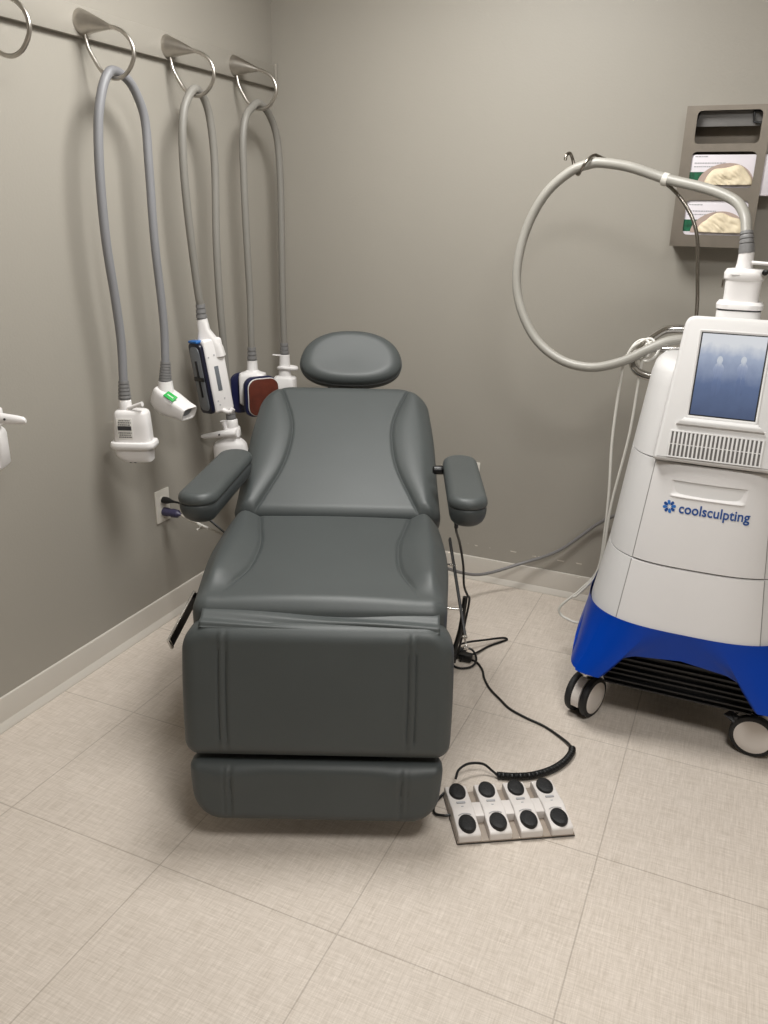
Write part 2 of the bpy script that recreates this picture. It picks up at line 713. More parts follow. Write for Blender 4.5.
def plug_connector(parent, o, label_face=False, lever='short', name='connector', neck=0.052):
    """white box connector hanging below its hose, o = bottom of strain relief"""
    F = local(o)
    mb = MB()
    mb.lathe([(0.0185, -0.034), (0.0185, -0.002), (0.017, 0.0)], 24, F)
    N = 48
    cx = 0.018
    rings = []
    for z, a, b in ((-0.030, 0.030, 0.016), (-0.032, 0.042, 0.024), (-0.036, 0.048, 0.028), (-0.044, 0.051, 0.031), (-0.08, 0.0535, 0.032), (-0.130, 0.056, 0.033)):
        rings.append(sup_ring(a, b, 4.2, N, cx, 0, z))
    mb.loft(rings, F)
    body = mb.build(name, 'white_plastic', parent)
    mb = MB()
    rings = [sup_ring(a, b, 4.2, N, cx, 0, z) for z, a, b in ((-0.127, 0.058, 0.036), (-0.129, 0.066, 0.043), (-0.135, 0.0685, 0.045), (-0.143, 0.0685, 0.045), (-0.148, 0.065, 0.042), (-0.149, 0.055, 0.034))]
    mb.loft(rings, F)
    mb.build('flange', 'white_plastic', body)
    mb = MB()
    rings = [sup_ring(a, b, 4.5, N, cx + dx, 0, z) for z, a, b, dx in ((-0.148, 0.055, 0.033, 0), (-0.168, 0.055, 0.033, 0), (-0.180, 0.049, 0.031, 0.005), (-0.189, 0.043, 0.028, 0.011), (-0.191, 0.040, 0.026, 0.011))]
    mb.loft(rings, F)
    mb.build('plug_end', 'white_plastic', body)
    mb = MB()
    for dx in (0.002, 0.016):
        mb.box((dx, 0, -0.195), (0.008, 0.012, 0.010), 0.002, mtx=F)
    mb.build('contact_pin', 'black_plastic', body)
    if label_face:
        G = F @ Matrix.Translation((0.002, -0.0334, -0.085)) @ Matrix.Rotation(radians(1.5), 4, 'X') @ Matrix.Diagonal((1.2, 1, 1.32, 1))
        MB().box((0, 0, 0), (0.040, 0.0012, 0.050), 0.0004, mtx=G).build('rating_label', 'label_pale', body)
        mb = MB()
        mb.box((0, -0.0008, 0.002), (0.034, 0.001, 0.010), mtx=G)
        for z, w in ((0.020, 0.026), (0.015, 0.03), (0.010, 0.030), (-0.009, 0.032), (-0.014, 0.028), (-0.019, 0.031)):
            x = -w / 2
            while x < w / 2:
                l = random.uniform(0.002, 0.005)
                mb.box((x + l / 2, -0.0008, z), (l, 0.0008, 0.0022), mtx=G)
                x += l + 0.0012
        mb.build('label_print', 'ink', body, smooth=False)
    if lever == 'short':
        mb = MB()
        mb.tube([(0.012, -0.012, -0.026), (0.03, -0.018, -0.019), (0.052, -0.026, -0.010), (0.06, -0.028, -0.008)], [0.007, 0.006, 0.0062, 0.008], 10, mtx=F)
        mb.build('lever', 'white_plastic', body)
    return body, F


def lever_connector(parent, o, rings_extra=True):
    """white connector with the long tapered locking lever"""
    F = local(o, radians(-4)) @ Matrix.Scale(1.16, 4)
    mb = MB()
    mb.lathe([(0.0175, -0.03), (0.0195, -0.022), (0.019, -0.003), (0.0165, 0.0)], 24, F)
    rings = [sup_ring(a, b, 3, 40, 0.0, 0, z) for z, a, b in ((-0.026, 0.021, 0.021), (-0.03, 0.024, 0.024), (-0.054, 0.025, 0.025), (-0.058, 0.022, 0.022))]
    mb.loft(rings, F)
    rings = [sup_ring(a, b, 3.2, 40, cx, 0, z) for z, a, b, cx in ((-0.052, 0.02, 0.02, 0), (-0.064, 0.029, 0.024, -0.008), (-0.074, 0.046, 0.030, -0.014), (-0.084, 0.053, 0.033, -0.014), (-0.125, 0.056, 0.034, -0.012), (-0.150, 0.056, 0.034, -0.012), (-0.156, 0.050, 0.030, -0.012))]
    mb.loft(rings, F)
    body = mb.build('connector', 'white_plastic', parent)
    mb = MB()
    rr = []
    for x, h, w, dz in ((0.016, 0.011, 0.012, 0.001), (0.0, 0.012, 0.013, 0.001), (-0.03, 0.011, 0.011, 0), (-0.06, 0.0095, 0.0095, -0.003), (-0.088, 0.0075, 0.008, -0.005), (-0.096, 0.004, 0.005, -0.005)):
        rr.append([Vector((x, -0.024 + w * cos(2 * pi * k / 16), -0.041 + dz + h * sin(2 * pi * k / 16))) for k in range(16)])
    mb.loft(rr, F)
    lev = mb.build('lever', 'white_plastic', body)
    MB().lathe([(0.003, 0), (0.003, 0.002)], 12, F @ Matrix.Translation((-0.036, -0.0365, -0.04)) @ Matrix.Rotation(radians(90), 4, 'X')).build('pivot_pin', 'ink', lev)
    mb = MB()
    mb.tube([(-0.018, -0.012, -0.03), (-0.024, -0.012, -0.008), (-0.025, -0.012, -0.002)], [0.007, 0.008, 0.0095], 12, smooth=3, mtx=F)
    mb.build('release_button', 'white_plastic', body)
    return body


# --- hose with the green-labelled applicator
A1 = empty('cooling_applicator', 'hanging blue-grey hose with boxy white plug and small white head with a green label', 'medical applicator',
           (HX, -0.985, 1.75), 0, 'treatment applicators hanging on the wall hooks')
A1i = A1.matrix_basis.inverted()


def under(root):
    """returns the children in root-local coordinates"""
    bpy.context.view_layer.update()
    inv = root.matrix_basis.inverted()
    for c in root.children:
        c.matrix_parent_inverse = inv


h1 = [(-1.072, 0.925, 0), (-1.066, 1.045, 0), (-1.074, 1.166, 0), (-1.090, 1.331, 0), (-1.090, 1.499, 0), (-1.078, 1.623, 0), (-1.058, 1.695, 0), (-1.032, 1.744, 0),
      (-1.000, 1.766, 0), (-0.945, 1.752, 0), (-0.908, 1.715, 0), (-0.882, 1.652, 0), (-0.880, 1.53, 0), (-0.880, 1.327, 0), (-0.868, 1.149, 0), (-0.865, 1.05, 0), (-0.871, 0.950, 0)]
hang_hose(A1, h1, 'hose_blue')
p = Vector((HX, -1.071, 0.930))
relief(MB(), p, p + Vector((0.002, -0.004, -0.054)), 0.0155, 0.0195, 5).build('strain_relief', 'relief_grey', A1)
plug_connector(A1, p + Vector((0.002, -0.004, -0.054)), True)
q = Vector((HX, -0.870, 0.957))
q1 = q + Vector((-0.002, -0.006, -0.062))
relief(MB(), q, q1, 0.0155, 0.021, 7).build('strain_relief', 'relief_grey', A1)
F = local(q1)
mb = MB()
mb.lathe([(0.030, -0.048), (0.0255, -0.03), (0.0225, 0.0), (0.018, 0.001)], 24, F)
ax = Vector((cos(radians(-24)), 0, sin(radians(-24))))
up = Vector((sin(radians(24)), 0, cos(radians(24))))
F2 = F @ Matrix.Rotation(radians(-27), 4, 'Z')
rr = []
for d, hh, ww, off in ((-0.050, 0.010, 0.014, 0.004), (-0.048, 0.022, 0.024, 0.004), (-0.040, 0.034, 0.032, 0.002), (-0.02, 0.038, 0.036, -0.002), (0.012, 0.038, 0.038, -0.003), (0.040, 0.033, 0.038, -0.001),
                       (0.062, 0.027, 0.036, 0.003), (0.086, 0.0245, 0.035, 0.006), (0.092, 0.0225, 0.033, 0.006), (0.0915, 0.019, 0.028, 0.006), (0.078, 0.015, 0.023, 0.006)):
    c = Vector((0.004, 0, -0.064)) + ax * d + up * off
    rr.append([c + Vector((0, 1, 0)) * (ww * math.copysign(abs(cos(2 * pi * k / 36)) ** 0.45, cos(2 * pi * k / 36))) + up * (hh * math.copysign(abs(sin(2 * pi * k / 36)) ** 0.45, sin(2 * pi * k / 36))) for k in range(36)])
mb.loft(rr, F2)
head = mb.build('applicator_head', 'white_plastic', A1)
mb = MB()
c = Vector((0.004, 0, -0.064)) + ax * 0.076 + up * 0.006
mb.loft([[c + ax * dd + Vector((0, 1, 0)) * (0.0225 * cos(2 * pi * k / 24)) + up * (0.0145 * sin(2 * pi * k / 24)) for k in range(24)] for dd in (0.0, 0.004)], F2)
mb.build('treatment_cup', 'screen_grey', head)
G = F2 @ frame(Vector((0.004, -0.025, -0.064)) + ax * 0.024 + up * 0.0345, ax, up + Vector((0, -0.55, 0)))
MB().box((0, 0, 0.0018), (0.040, 0.024, 0.0034), 0.0004, mtx=G).build('green_label', 'green_label', head)
mb = MB()
for k in range(5):
    mb.box((-0.01 + k * 0.005, 0, 0.0036), (0.0032, 0.004, 0.0006), mtx=G)
mb.build('label_print', 'label_pale', head, smooth=False)
mb = MB()
mb.box((0.014, -0.016, 0.0016), (0.016, 0.0022, 0.003), mtx=G)
mb.build('small_print', 'ink_grey', head, smooth=False)
under(A1)

# --- hose with the long navy-faced applicator
A2 = empty('cooling_applicator', 'hanging grey hose with a long white paddle whose face is navy and dark', 'medical applicator',
           (HX, -0.62, 1.75), 0, 'treatment applicators hanging on the wall hooks')
h2 = [(-0.666, 1.112, 0), (-0.676, 1.149, 0), (-0.698, 1.323, 0), (-0.712, 1.48, 0), (-0.712, 1.608, 0), (-0.698, 1.690, 0), (-0.670, 1.738, 0), (-0.632, 1.766, 0),
      (-0.588, 1.746, 0), (-0.558, 1.680, 0), (-0.546, 1.546, 0), (-0.558, 1.319, 0), (-0.556, 1.123, 0), (-0.544, 0.953, 0), (-0.530, 0.745, 0)]
hang_hose(A2, h2, 'hose_grey')
p = Vector((HX, -0.669, 1.118))
p1 = p + Vector((0.002, 0.002, -0.048))
relief(MB(), p, p1, 0.0155, 0.019, 3).build('strain_relief', 'relief_grey', A2)
F = local(p1, radians(-8))
mb = MB()
rr = []
for z, a, b, dx, dy in ((0.0, 0.016, 0.016, 0, 0), (-0.002, 0.0185, 0.0185, 0, 0), (-0.036, 0.019, 0.019, 0, 0), (-0.052, 0.025, 0.021, 0.002, 0.002), (-0.075, 0.034, 0.026, 0.005, 0.006), (-0.10, 0.042, 0.026, 0.008, 0.008), (-0.13, 0.044, 0.026, 0.010, 0.008)):
    rr.append(sup_ring(a, b, 2 + min(2.5, -z * 40), 36, dx, dy, z))
mb.loft(rr, F)
paddle = mb.build('applicator_body', 'white_plastic', A2)
# box whose edge faces the viewer: navy contact face to the left, white flank to the right
G = F @ Matrix.Translation((-0.004, 0.006, -0.196)) @ Matrix.Rotation(radians(-48), 4, 'Z') @ Matrix.Diagonal((1.18, 1.22, 1.14, 1))
# local -y is the navy face (turned left), +x the white flank
MB().box((0.002, 0.004, 0.004), (0.062, 0.062, 0.220), 0.008, 3, mtx=G).build('flank_housing', 'white_plastic', paddle)
PH = 0.212
MB().prism(rrect(0.068, PH, 0.014), 0.012, 0.003, mtx=G @ Matrix.Translation((-0.001, -0.039, 0.0))).build('contact_frame', 'deep_navy', paddle)
mb = MB()
mb.prism(rrect(0.052, PH - 0.02, 0.018), 0.003, 0.001, mtx=G @ Matrix.Translation((-0.001, -0.0412, 0.0)))
plate = mb.build('cooling_plate', 'screen_grey', paddle)
mb = MB()
mb.box((0, -0.042, 0), (0.052, 0.004, 0.012), 0.001, mtx=G)
mb.box((0, -0.0423, 0.0), (0.008, 0.004, 0.11), 0.001, mtx=G)
mb.build('cross_bar', 'black_plastic', plate)
MB().box((-0.004, -0.030, PH / 2 + 0.004), (0.05, 0.02, 0.008), 0.003, mtx=G).build('top_clip', 'ink_sky', paddle)
MB().box((0.0335, 0.0, -0.004), (0.002, 0.013, 0.074), 0.0008, mtx=G).build('side_strip', 'label_grey', paddle)
for yy, zz in ((-0.018, 0.062), (0.0, 0.066), (-0.014, -0.07), (0.008, -0.066), (-0.01, -0.082)):
    mb = MB()
    mb.lathe([(0.0022, 0), (0.0022, 0.0016)], 10, G @ Matrix.Translation((0.0328, yy, zz)) @ Matrix.Rotation(radians(90), 4, 'Y'))
    mb.build('screw', 'ink_grey', paddle)
mb = MB()
mb.tube([(0.03, -0.004, -0.10), (0.036, 0.006, -0.108), (0.03, 0.018, -0.112), (0.036, 0.028, -0.104)], 0.007, 10, mtx=G)
mb.build('vacuum_nipple', 'white_plastic', paddle)
q = Vector((HX, -0.530, 0.745))
q1 = q + Vector((0.003, 0.006, -0.05))
relief(MB(), q, q1, 0.0155, 0.019, 3).build('strain_relief', 'relief_grey', A2)
lever_connector(A2, q1)
under(A2)

# --- hose with the brown pad
A3 = empty('cooling_applicator', 'grey hose nearest the corner with a navy-backed reddish brown pad and slim white connector', 'medical applicator',
           (HX, -0.255, 1.75), 0, 'treatment applicators hanging on the wall hooks')
h3 = [(-0.365, 0.905, 0), (-0.367, 0.96, 0), (-0.364, 1.107, 0), (-0.372, 1.315, 0), (-0.376, 1.54, 0), (-0.372, 1.650, 0), (-0.347, 1.718, 0), (-0.305, 1.750, 0), (-0.264, 1.766, 0),
      (-0.20, 1.740, 0), (-0.147, 1.668, 0), (-0.129, 1.535, 0), (-0.129, 1.33, 0), (-0.132, 1.087, 0), (-0.128, 0.915, 0)]
hang_hose(A3, h3, 'hose_grey')
p = Vector((HX, -0.366, 0.935))
p1 = p + Vector((0, 0, -0.048))
relief(MB(), p, p1, 0.0155, 0.019, 3).build('strain_relief', 'relief_grey', A3)
F = local(p1)
mb = MB()
mb.loft([sup_ring(a, b, n, 36, 0, 0, z) for z, a, b, n in ((0.0, 0.016, 0.016, 2), (-0.002, 0.019, 0.019, 2), (-0.036, 0.020, 0.019, 2.2), (-0.044, 0.030, 0.024, 3), (-0.05, 0.048, 0.032, 4), (-0.06, 0.05, 0.036, 5), (-0.16, 0.05, 0.036, 5), (-0.168, 0.044, 0.03, 4))], F)
body = mb.build('applicator_body', 'white_plastic', A3)
G = F @ Matrix.Translation((0.008, 0, -0.126)) @ Matrix.Rotation(radians(33), 4, 'Z') @ Matrix.Scale(1.17, 4)
MB().prism(rrect(0.112, 0.132, 0.03), 0.012, 0.003, mtx=G @ Matrix.Translation((-0.018, 0.022, 0.0))).build('back_pad', 'navy', body)
MB().prism(rrect(0.112, 0.128, 0.03), 0.020, 0.004, mtx=G @ Matrix.Translation((0.0, -0.050, -0.002))).build('front_frame', 'navy', body)
MB().prism(rrect(0.106, 0.120, 0.030), 0.006, 0.002, mtx=G @ Matrix.Translation((0.004, -0.056, -0.002))).build('pad_rim', 'label_pale', body)
MB().prism(rrect(0.1025, 0.1165, 0.029), 0.006, 0.002, mtx=G @ Matrix.Translation((0.004, -0.059, -0.002))).build('pad', 'brown_pad', body)
q = Vector((HX, -0.128, 0.920))
q1 = q + Vector((0, 0, -0.045))
relief(MB(), q, q1, 0.0155, 0.0185, 3).build('strain_relief', 'relief_grey', A3)
F = local(q1)
mb = MB()
mb.lathe([(0.026, -0.090), (0.022, -0.04), (0.0205, -0.003), (0.016, 0.0)], 24, F)
mb.loft([sup_ring(a, b, n, 36, 0, 0, z) for z, a, b, n in ((-0.086, 0.026, 0.026, 2), (-0.090, 0.040, 0.03, 3.5), (-0.096, 0.045, 0.034, 4), (-0.16, 0.047, 0.036, 4), (-0.18, 0.045, 0.034, 4))], F)
con = mb.build('connector', 'white_plastic', A3)
MB().tube([(-0.014, -0.012, -0.003), (-0.03, -0.016, -0.002), (-0.045, -0.02, 0.0)], 0.003, 8, smooth=3, mtx=F).build('release_pin', 'white_plastic', con)
mb = MB()
mb.tube([(0.024 * cos(a * 0.5236) + (0.022 if -2 < a < 2 else 0), 0.024 * sin(a * 0.5236), -0.054 - 0.003 * cos(a)) for a in range(-5, 7)], 0.008, 10, closed=True, smooth=3, mtx=F)
mb.build('clamp_ring', 'white_plastic', con)
under(A3)

# --- the one cut off by the left edge
make_hook(-1.72, 'steel ring hook beyond the left edge of the photo, holding the cut-off applicator')
A4 = empty('cooling_applicator', 'white connector with long lever cut off by the left edge of the photo', 'medical applicator',
           (HX, -1.72, 1.75), 0, 'treatment applicators hanging on the wall hooks')
h4 = [(-1.835, 0.98, 0), (-1.835, 1.331, 0), (-1.83, 1.623, 0), (-1.81, 1.700, 0), (-1.775, 1.748, 0),
      (-1.72, 1.772, 0), (-1.665, 1.748, 0), (-1.628, 1.680, 0), (-1.606, 1.53, 0), (-1.59, 1.327, 0), (-1.570, 1.149, 0), (-1.562, 1.02, 0)]
hang_hose(A4, h4, 'hose_grey')
q = Vector((HX, -1.562, 1.033))
q1 = q + Vector((0, 0.004, -0.055))
relief(MB(), q, q1, 0.0155, 0.019, 3).build('strain_relief', 'relief_grey', A4)
F = local(q1)
mb = MB()
mb.lathe([(0.0175, -0.04), (0.0195, -0.03), (0.019, -0.003), (0.0165, 0.0)], 24, F)
mb.loft([sup_ring(a, b, 3, 36, 0, 0, z) for z, a, b in ((-0.034, 0.024, 0.024), (-0.037, 0.026, 0.026), (-0.072, 0.026, 0.026), (-0.075, 0.023, 0.023))], F)
mb.loft([sup_ring(a, b, 7, 40, -0.02, 0, z) for z, a, b in ((-0.072, 0.024, 0.022), (-0.08, 0.030, 0.028), (-0.092, 0.040, 0.034), (-0.1, 0.042, 0.036), (-0.178, 0.042, 0.036), (-0.186, 0.036, 0.03))], F)
con = mb.build('connector', 'white_plastic', A4)
mb = MB()
mb.loft([[Vector((x, -0.026 + w * cos(2 * pi * k / 16), -0.053 + dz + hh * sin(2 * pi * k / 16))) for k in range(16)] for x, hh, w, dz in
         ((-0.016, 0.013, 0.012, 0.004), (0.0, 0.0145, 0.013, 0.004), (0.04, 0.0135, 0.012, 0.002), (0.075, 0.0115, 0.010, -0.001), (0.092, 0.009, 0.008, -0.002), (0.098, 0.005, 0.005, -0.003))], F)
lev = mb.build('lever', 'white_plastic', con)
MB().lathe([(0.0028, 0), (0.0028, 0.002)], 12, F @ Matrix.Translation((0.052, -0.0385, -0.05)) @ Matrix.Rotation(radians(90), 4, 'X')).build('pivot_pin', 'ink', lev)
G = F @ Matrix.Translation((-0.02, -0.0365, -0.138))
MB().box((0, 0, 0), (0.072, 0.0012, 0.052), 0.0004, mtx=G).build('rating_label', 'label_grey', con)
mb = MB()
mb.box((0.0, -0.0008, 0.002), (0.062, 0.001, 0.009), mtx=G)
for z in (0.019, 0.013, -0.009, -0.015, -0.02):
    mb.box((0.0, -0.0008, z), (0.06, 0.0008, 0.0024), mtx=G)
mb.build('label_print', 'ink', con, smooth=False)
p = Vector((HX, -1.835, 1.0))
p1 = p + Vector((0, 0, -0.06))
relief(MB(), p, p1, 0.0155, 0.0195, 4).build('strain_relief', 'relief_grey', A4)
F = local(p1)
mb = MB()
mb.lathe([(0.03, -0.05), (0.024, -0.03), (0.020, 0.0)], 24, F)
mb.loft([sup_ring(a, b, 4, 40, 0, 0, z) for z, a, b in ((-0.045, 0.025, 0.022), (-0.05, 0.045, 0.03), (-0.12, 0.05, 0.034), (-0.13, 0.044, 0.03))], F)
mb.build('applicator_head', 'white_plastic', A4)
under(A4)

# ------------------------------------------------------------------ treatment chair
CY = radians(23.5)
CH = empty('treatment_chair', 'grey vinyl reclining treatment chair with armrests, standing mid-room below the hanging hoses', 'chair', (0.866, -1.207, 0), CY)


def seam_pair(s, t, pos, depth=0.0045, wid=0.0045):
    return -depth * math.exp(-((abs(s) - pos) / wid) ** 2)


def interp(t, tab):
    if t <= tab[0][0]:
        return tab[0][1]
    for i in range(len(tab) - 1):
        (a, va), (b, vb) = tab[i], tab[i + 1]
        if t <= b:
            h = b - a
            ma = (vb - tab[i - 1][1]) / (b - tab[i - 1][0]) if i > 0 else (vb - va) / h
            mb_ = (tab[i + 2][1] - va) / (tab[i + 2][0] - a) if i + 2 < len(tab) else (vb - va) / h
            q = (t - a) / h
            return (2 * q ** 3 - 3 * q ** 2 + 1) * va + (q ** 3 - 2 * q ** 2 + q) * h * ma + (-2 * q ** 3 + 3 * q ** 2) * vb + (q ** 3 - q ** 2) * h * mb_
    return tab[-1][1]


# seat: t from front to back
SW, SL = 0.310, 0.600


def seat_seam(t):
    return interp(t, [(0, 0.232), (0.08, 0.222), (0.2, 0.188), (0.36, 0.185), (0.46, 0.20), (0.6, 0.222)])


def seat_bump(s, t):
    pos = seat_seam(t)
    a = abs(s)
    z = 0.006 * (1 - min(1, (a / pos)) ** 2)
    if t > 0.05:
        f = smooth01((t - 0.05) / 0.10)
        if a > pos:
            qq = (a - pos) / (SW - pos)
            z += f * 0.024 * sin(pi * min(1, qq) ** 1.15)
        z += f * seam_pair(s, t, pos, 0.005, 0.006)
    z += 0.004 * sin(t * 7)
    return z


mb = place(cushion(lambda t: interp(t, [(0, 0.293), (0.1, 0.301), (0.3, 0.315), (0.45, 0.312), (0.6, 0.302)]), SL, 0.125, 0.040, 0.06, 0.038, seat_bump, 160, 90, reb=0.03, seam=seat_seam),
           (-0.004, -0.335, 0.582), (1, 0, 0), (0, 1, 0.0))
seat = mb.build('seat', 'vinyl', CH, sharp=60)

# backrest
BE = radians(32)
BL = 0.565


def back_w(t):
    return interp(t, [(0, 0.312), (0.16, 0.304), (0.34, 0.296), (0.56, 0.272)])


def back_seam(t):
    return interp(t, [(0.0, 0.250), (0.06, 0.226), (0.2, 0.176), (0.33, 0.160), (0.42, 0.172), (0.565, 0.222)])


def back_bump(s, t):
    pos = back_seam(t)
    a = abs(s)
    z = 0.0
    if a > pos:
        qq = (a - pos) / (back_w(t) - pos)
        z += 0.014 * sin(pi * min(1, qq) ** 0.85)
    z += seam_pair(s, t, pos, 0.0045, 0.005)
    return z


bo = Vector((0, 0.262, 0.575))
bt = Vector((0, cos(BE), sin(BE)))
mb = place(cushion(back_w, BL, 0.10, 0.035, 0.095, 0.042, back_bump, 160, 90, reb=0.03, seam=back_seam), bo, (1, 0, 0), bt)
back = mb.build('backrest', 'vinyl', CH, sharp=60)

# headrest
HE = radians(46)
ht = Vector((0, cos(HE), sin(HE)))
hn = Vector((0, -sin(HE), cos(HE)))
mb = MB()
NS, NR = 72, 22
hw, hl = 0.174, 0.112
HT = 0.078


def head_pt(a, r, top):
    c, s_ = cos(a), sin(a)
    x = hw * math.copysign(abs(c) ** 0.86, c)
    y = hl * (math.copysign(abs(s_) ** 0.86, s_))
    x *= 1.0 - 0.10 * (y / hl)
    if y < 0:
        y *= 0.94
    d = (1 - r) * hl
    e = 0.03
    z = -e + sqrt(max(0, e * e - max(0, e - d) ** 2)) if d < e else 0.0
    if top:
        z -= 0.004 * (1 - r ** 2) ** 2
        return (x * r, y * r, z)
    return (x * r, y * r, -HT - z)


vs = []
for r_i in range(NR + 1):
    r = 1 - (1 - r_i / NR) ** 2
    for k in range(NS):
        vs.append(head_pt(2 * pi * k / NS, r, True))
nt_ = len(vs)
for r_i in range(NR + 1):
    r = 1 - (1 - r_i / NR) ** 2
    for k in range(NS):
        vs.append(head_pt(2 * pi * k / NS, r, False))
fs = []
for lay in (0, nt_):
    for i in range(NR):
        for k in range(NS):
            a, b = lay + i * NS + k, lay + i * NS + (k + 1) % NS
            fs.append((a, b, b + NS, a + NS))
for k in range(NS):
    a, b = NR * NS + k, NR * NS + (k + 1) % NS
    fs.append((a, b, nt_ + b, nt_ + a))
mb.add(vs, fs)
mb = place(mb, Vector((0.014, 0.840, 0.955)), (1, 0, 0), ht)
head = mb.build('headrest', 'vinyl', CH, sharp=60)
pip = MB()
pp = []
for k in range(NS):
    x, y, z = head_pt(2 * pi * k / NS, 1.0, True)
    pp.append(Vector((x * 1.002, y * 1.002, -0.034)))
pip.tube(pp, 0.0022, 6, closed=True, smooth=0)
place(pip, Vector((0.014, 0.840, 0.955)), (1, 0, 0), ht).build('piping', 'vinyl_dark', head)
mb = MB()
for sx in (-0.06, 0.06):
    MB().tube([(sx, 0.70, 0.72), (sx, 0.82, 0.82), (sx, 0.885, 0.90)], 0.008, 10, smooth=3).build('headrest_post', 'chrome', CH)

# leg rest, foot rest
LT = Vector((0, 0.050, 0.318))


def leg_bump(s, t):
    a = abs(s)
    z = seam_pair(s, t, 0.205, 0.005, 0.004) + seam_pair(s, t, 0.221, 0.003, 0.003)
    if a > 0.221:
        z -= 0.004
    z += 0.003 * sin(pi * t / 0.287)
    return z


mb = place(cushion(lambda t: 0.306 + 0.004 * sin(pi * t / 0.325), 0.322, 0.11, 0.035, 0.066, 0.040, leg_bump, 140, 60, reb=0.03), (-0.003, -0.444, 0.238), (1, 0, 0), LT)
legr = mb.build('leg_rest', 'vinyl', CH, sharp=60)
FT = Vector((0, 0.022, 0.145))


def foot_bump(s, t):
    z = seam_pair(s, t, 0.197, 0.005, 0.004) + seam_pair(s, t, 0.212, 0.003, 0.003)
    z += 0.006 * math.exp(-((abs(s) - 0.20) / 0.05) ** 2) * smooth01((t - 0.06) / 0.06)
    return z


mb = place(cushion(lambda t: 0.284 + 0.010 * smooth01(t / 0.14), 0.150, 0.08, 0.066, 0.02, 0.028, foot_bump, 140, 50, reb=0.03), (-0.005, -0.464, 0.078), (1, 0, 0), FT)
footr = mb.build('foot_rest', 'vinyl', CH, sharp=60)

# loose flap between seat and leg rest
mb = MB()
NU, NV = 90, 26
vs, fs = [], []
for j in range(NV + 1):
    v = j / NV
    for i in range(NU + 1):
        u = i / NU * 2 - 1
        x = u * (0.271 - 0.002 * v) + 0.001
        y = -0.326 - 0.056 * v ** 0.8
        z = 0.562 - 0.020 * v - 0.003 * u
        fold = 0.007 * sin(9 * v - 3.2 * u - 1.0) * (0.4 + 0.6 * math.exp(-((u - 0.35) / 0.5) ** 2)) * sin(pi * min(1, v * 1.02))
        sag = -0.008 * math.exp(-((u - 0.1) / 0.45) ** 2) * (1 - v)
        vs.append((x, y - 0.6 * fold - 0.008 * sin(pi * v), z + fold + sag))
for j in range(NV):
    for i in range(NU):
        a = j * (NU + 1) + i
        fs.append((a, a + 1, a + NU + 2, a + NU + 1))
mb.add(vs, fs)
flap = mb.build('vinyl_flap', 'vinyl', CH, sharp=80)
so = flap.modifiers.new('thickness', 'SOLIDIFY')
so.thickness = 0.004
so.offset = -1


# armrests
def armrest(front, backp, z, w=0.051):
    f, b = Vector((front[0], front[1], 0)), Vector((backp[0], backp[1], 0))
    t = (b - f)
    L = t.length
    t.normalize()
    xx = Vector((t.y, -t.x, 0))
    o = Vector((front[0], front[1], z))
    top = place(cushion(w, L, 0.030, w * 0.97, w * 0.97, 0.020, None, 44, 70, reb=0.008), o, xx, (t.x, t.y, 0)).build('arm_pad', 'vinyl', CH, sharp=60)

    # boat shaped lower cover
    mb = MB()
    N = 64
    rings = []
    for dz, k, e in ((-0.0295, 0.90, 0.0), (-0.034, 0.955, 0.0), (-0.043, 0.97, 0.0), (-0.058, 0.93, 0.006), (-0.073, 0.83, 0.018), (-0.084, 0.66, 0.035), (-0.089, 0.45, 0.06)):
        ring = []
        for q in range(N):
            a = 2 * pi * q / N
            cx_, sy_ = cos(a), sin(a)
            hx = w * k
            half = L / 2 - w
            yy = (half if sy_ >= 0 else -half)
            px_, py_ = hx * cx_, yy * (1 - e) + hx * sy_
            ring.append(o + xx * px_ + Vector((t.x, t.y, 0)) * (L / 2 + py_ + e * 0.3) + Vector((0, 0, dz)))
        rings.append(ring)
    mb.loft(rings)
    mb.build('arm_cover', 'vinyl_dark', top, sharp=60)
    return top


armrest((0.357, -0.043), (0.364, 0.385), 0.738)
armrest((-0.345, -0.055), (-0.304, 0.395), 0.740)
for sx in (-1, 1):
    mb = MB()
    m_ = Matrix.Translation((sx * 0.302, 0.335, 0.700)) @ Matrix.Rotation(radians(90), 4, 'Y')
    mb.lathe([(0.008, -0.02 if sx > 0 else -0.02), (0.013, -0.015), (0.014, 0.0), (0.013, 0.014), (0.008, 0.02)], 20, m_)
    mb.build('arm_bracket', 'black_plastic', CH)

# steel frame under the seat
mb = MB()
mb.box((0, 0.0, 0.435), (0.46, 0.52, 0.03), 0.004)
mb.box((0, -0.25, 0.39), (0.40, 0.03, 0.06), 0.004)
mb.build('seat_frame', 'black_plastic', CH)
mb = MB()
mb.box((0, 0.05, 0.235), (0.20, 0.22, 0.40), 0.012)
mb.box((0, 0.05, 0.055), (0.28, 0.32, 0.05), 0.012)
mb.build('lift_column', 'black_plastic', CH)
mb = MB()
mb.box((0, 0.36, 0.033), (0.72, 0.05, 0.035), 0.006)
mb.box((0, -0.20, 0.033), (0.44, 0.05, 0.035), 0.006)
mb.box((0, 0.08, 0.033), (0.06, 0.58, 0.035), 0.006)
mb.build('floor_base', 'black_plastic', CH)
for sx, sy in ((-0.33, 0.36), (0.33, 0.36), (-0.2, -0.2), (0.2, -0.2)):
    MB().lathe([(0.018, 0.0), (0.02, 0.003), (0.02, 0.012), (0.012, 0.02)], 18, Matrix.Translation((sx, sy, 0))).build('levelling_foot', 'black_rubber', CH)
mb = MB()
mb.box((0, -0.345, 0.36), (0.34, 0.02, 0.30), 0.004)
for sx in (-0.16, 0.16):
    mb.tube([(sx, -0.25, 0.42), (sx, -0.33, 0.34)], 0.012, 10, smooth=0)
mb.build('leg_rest_bracket', 'black_plastic', CH)
mb = MB()
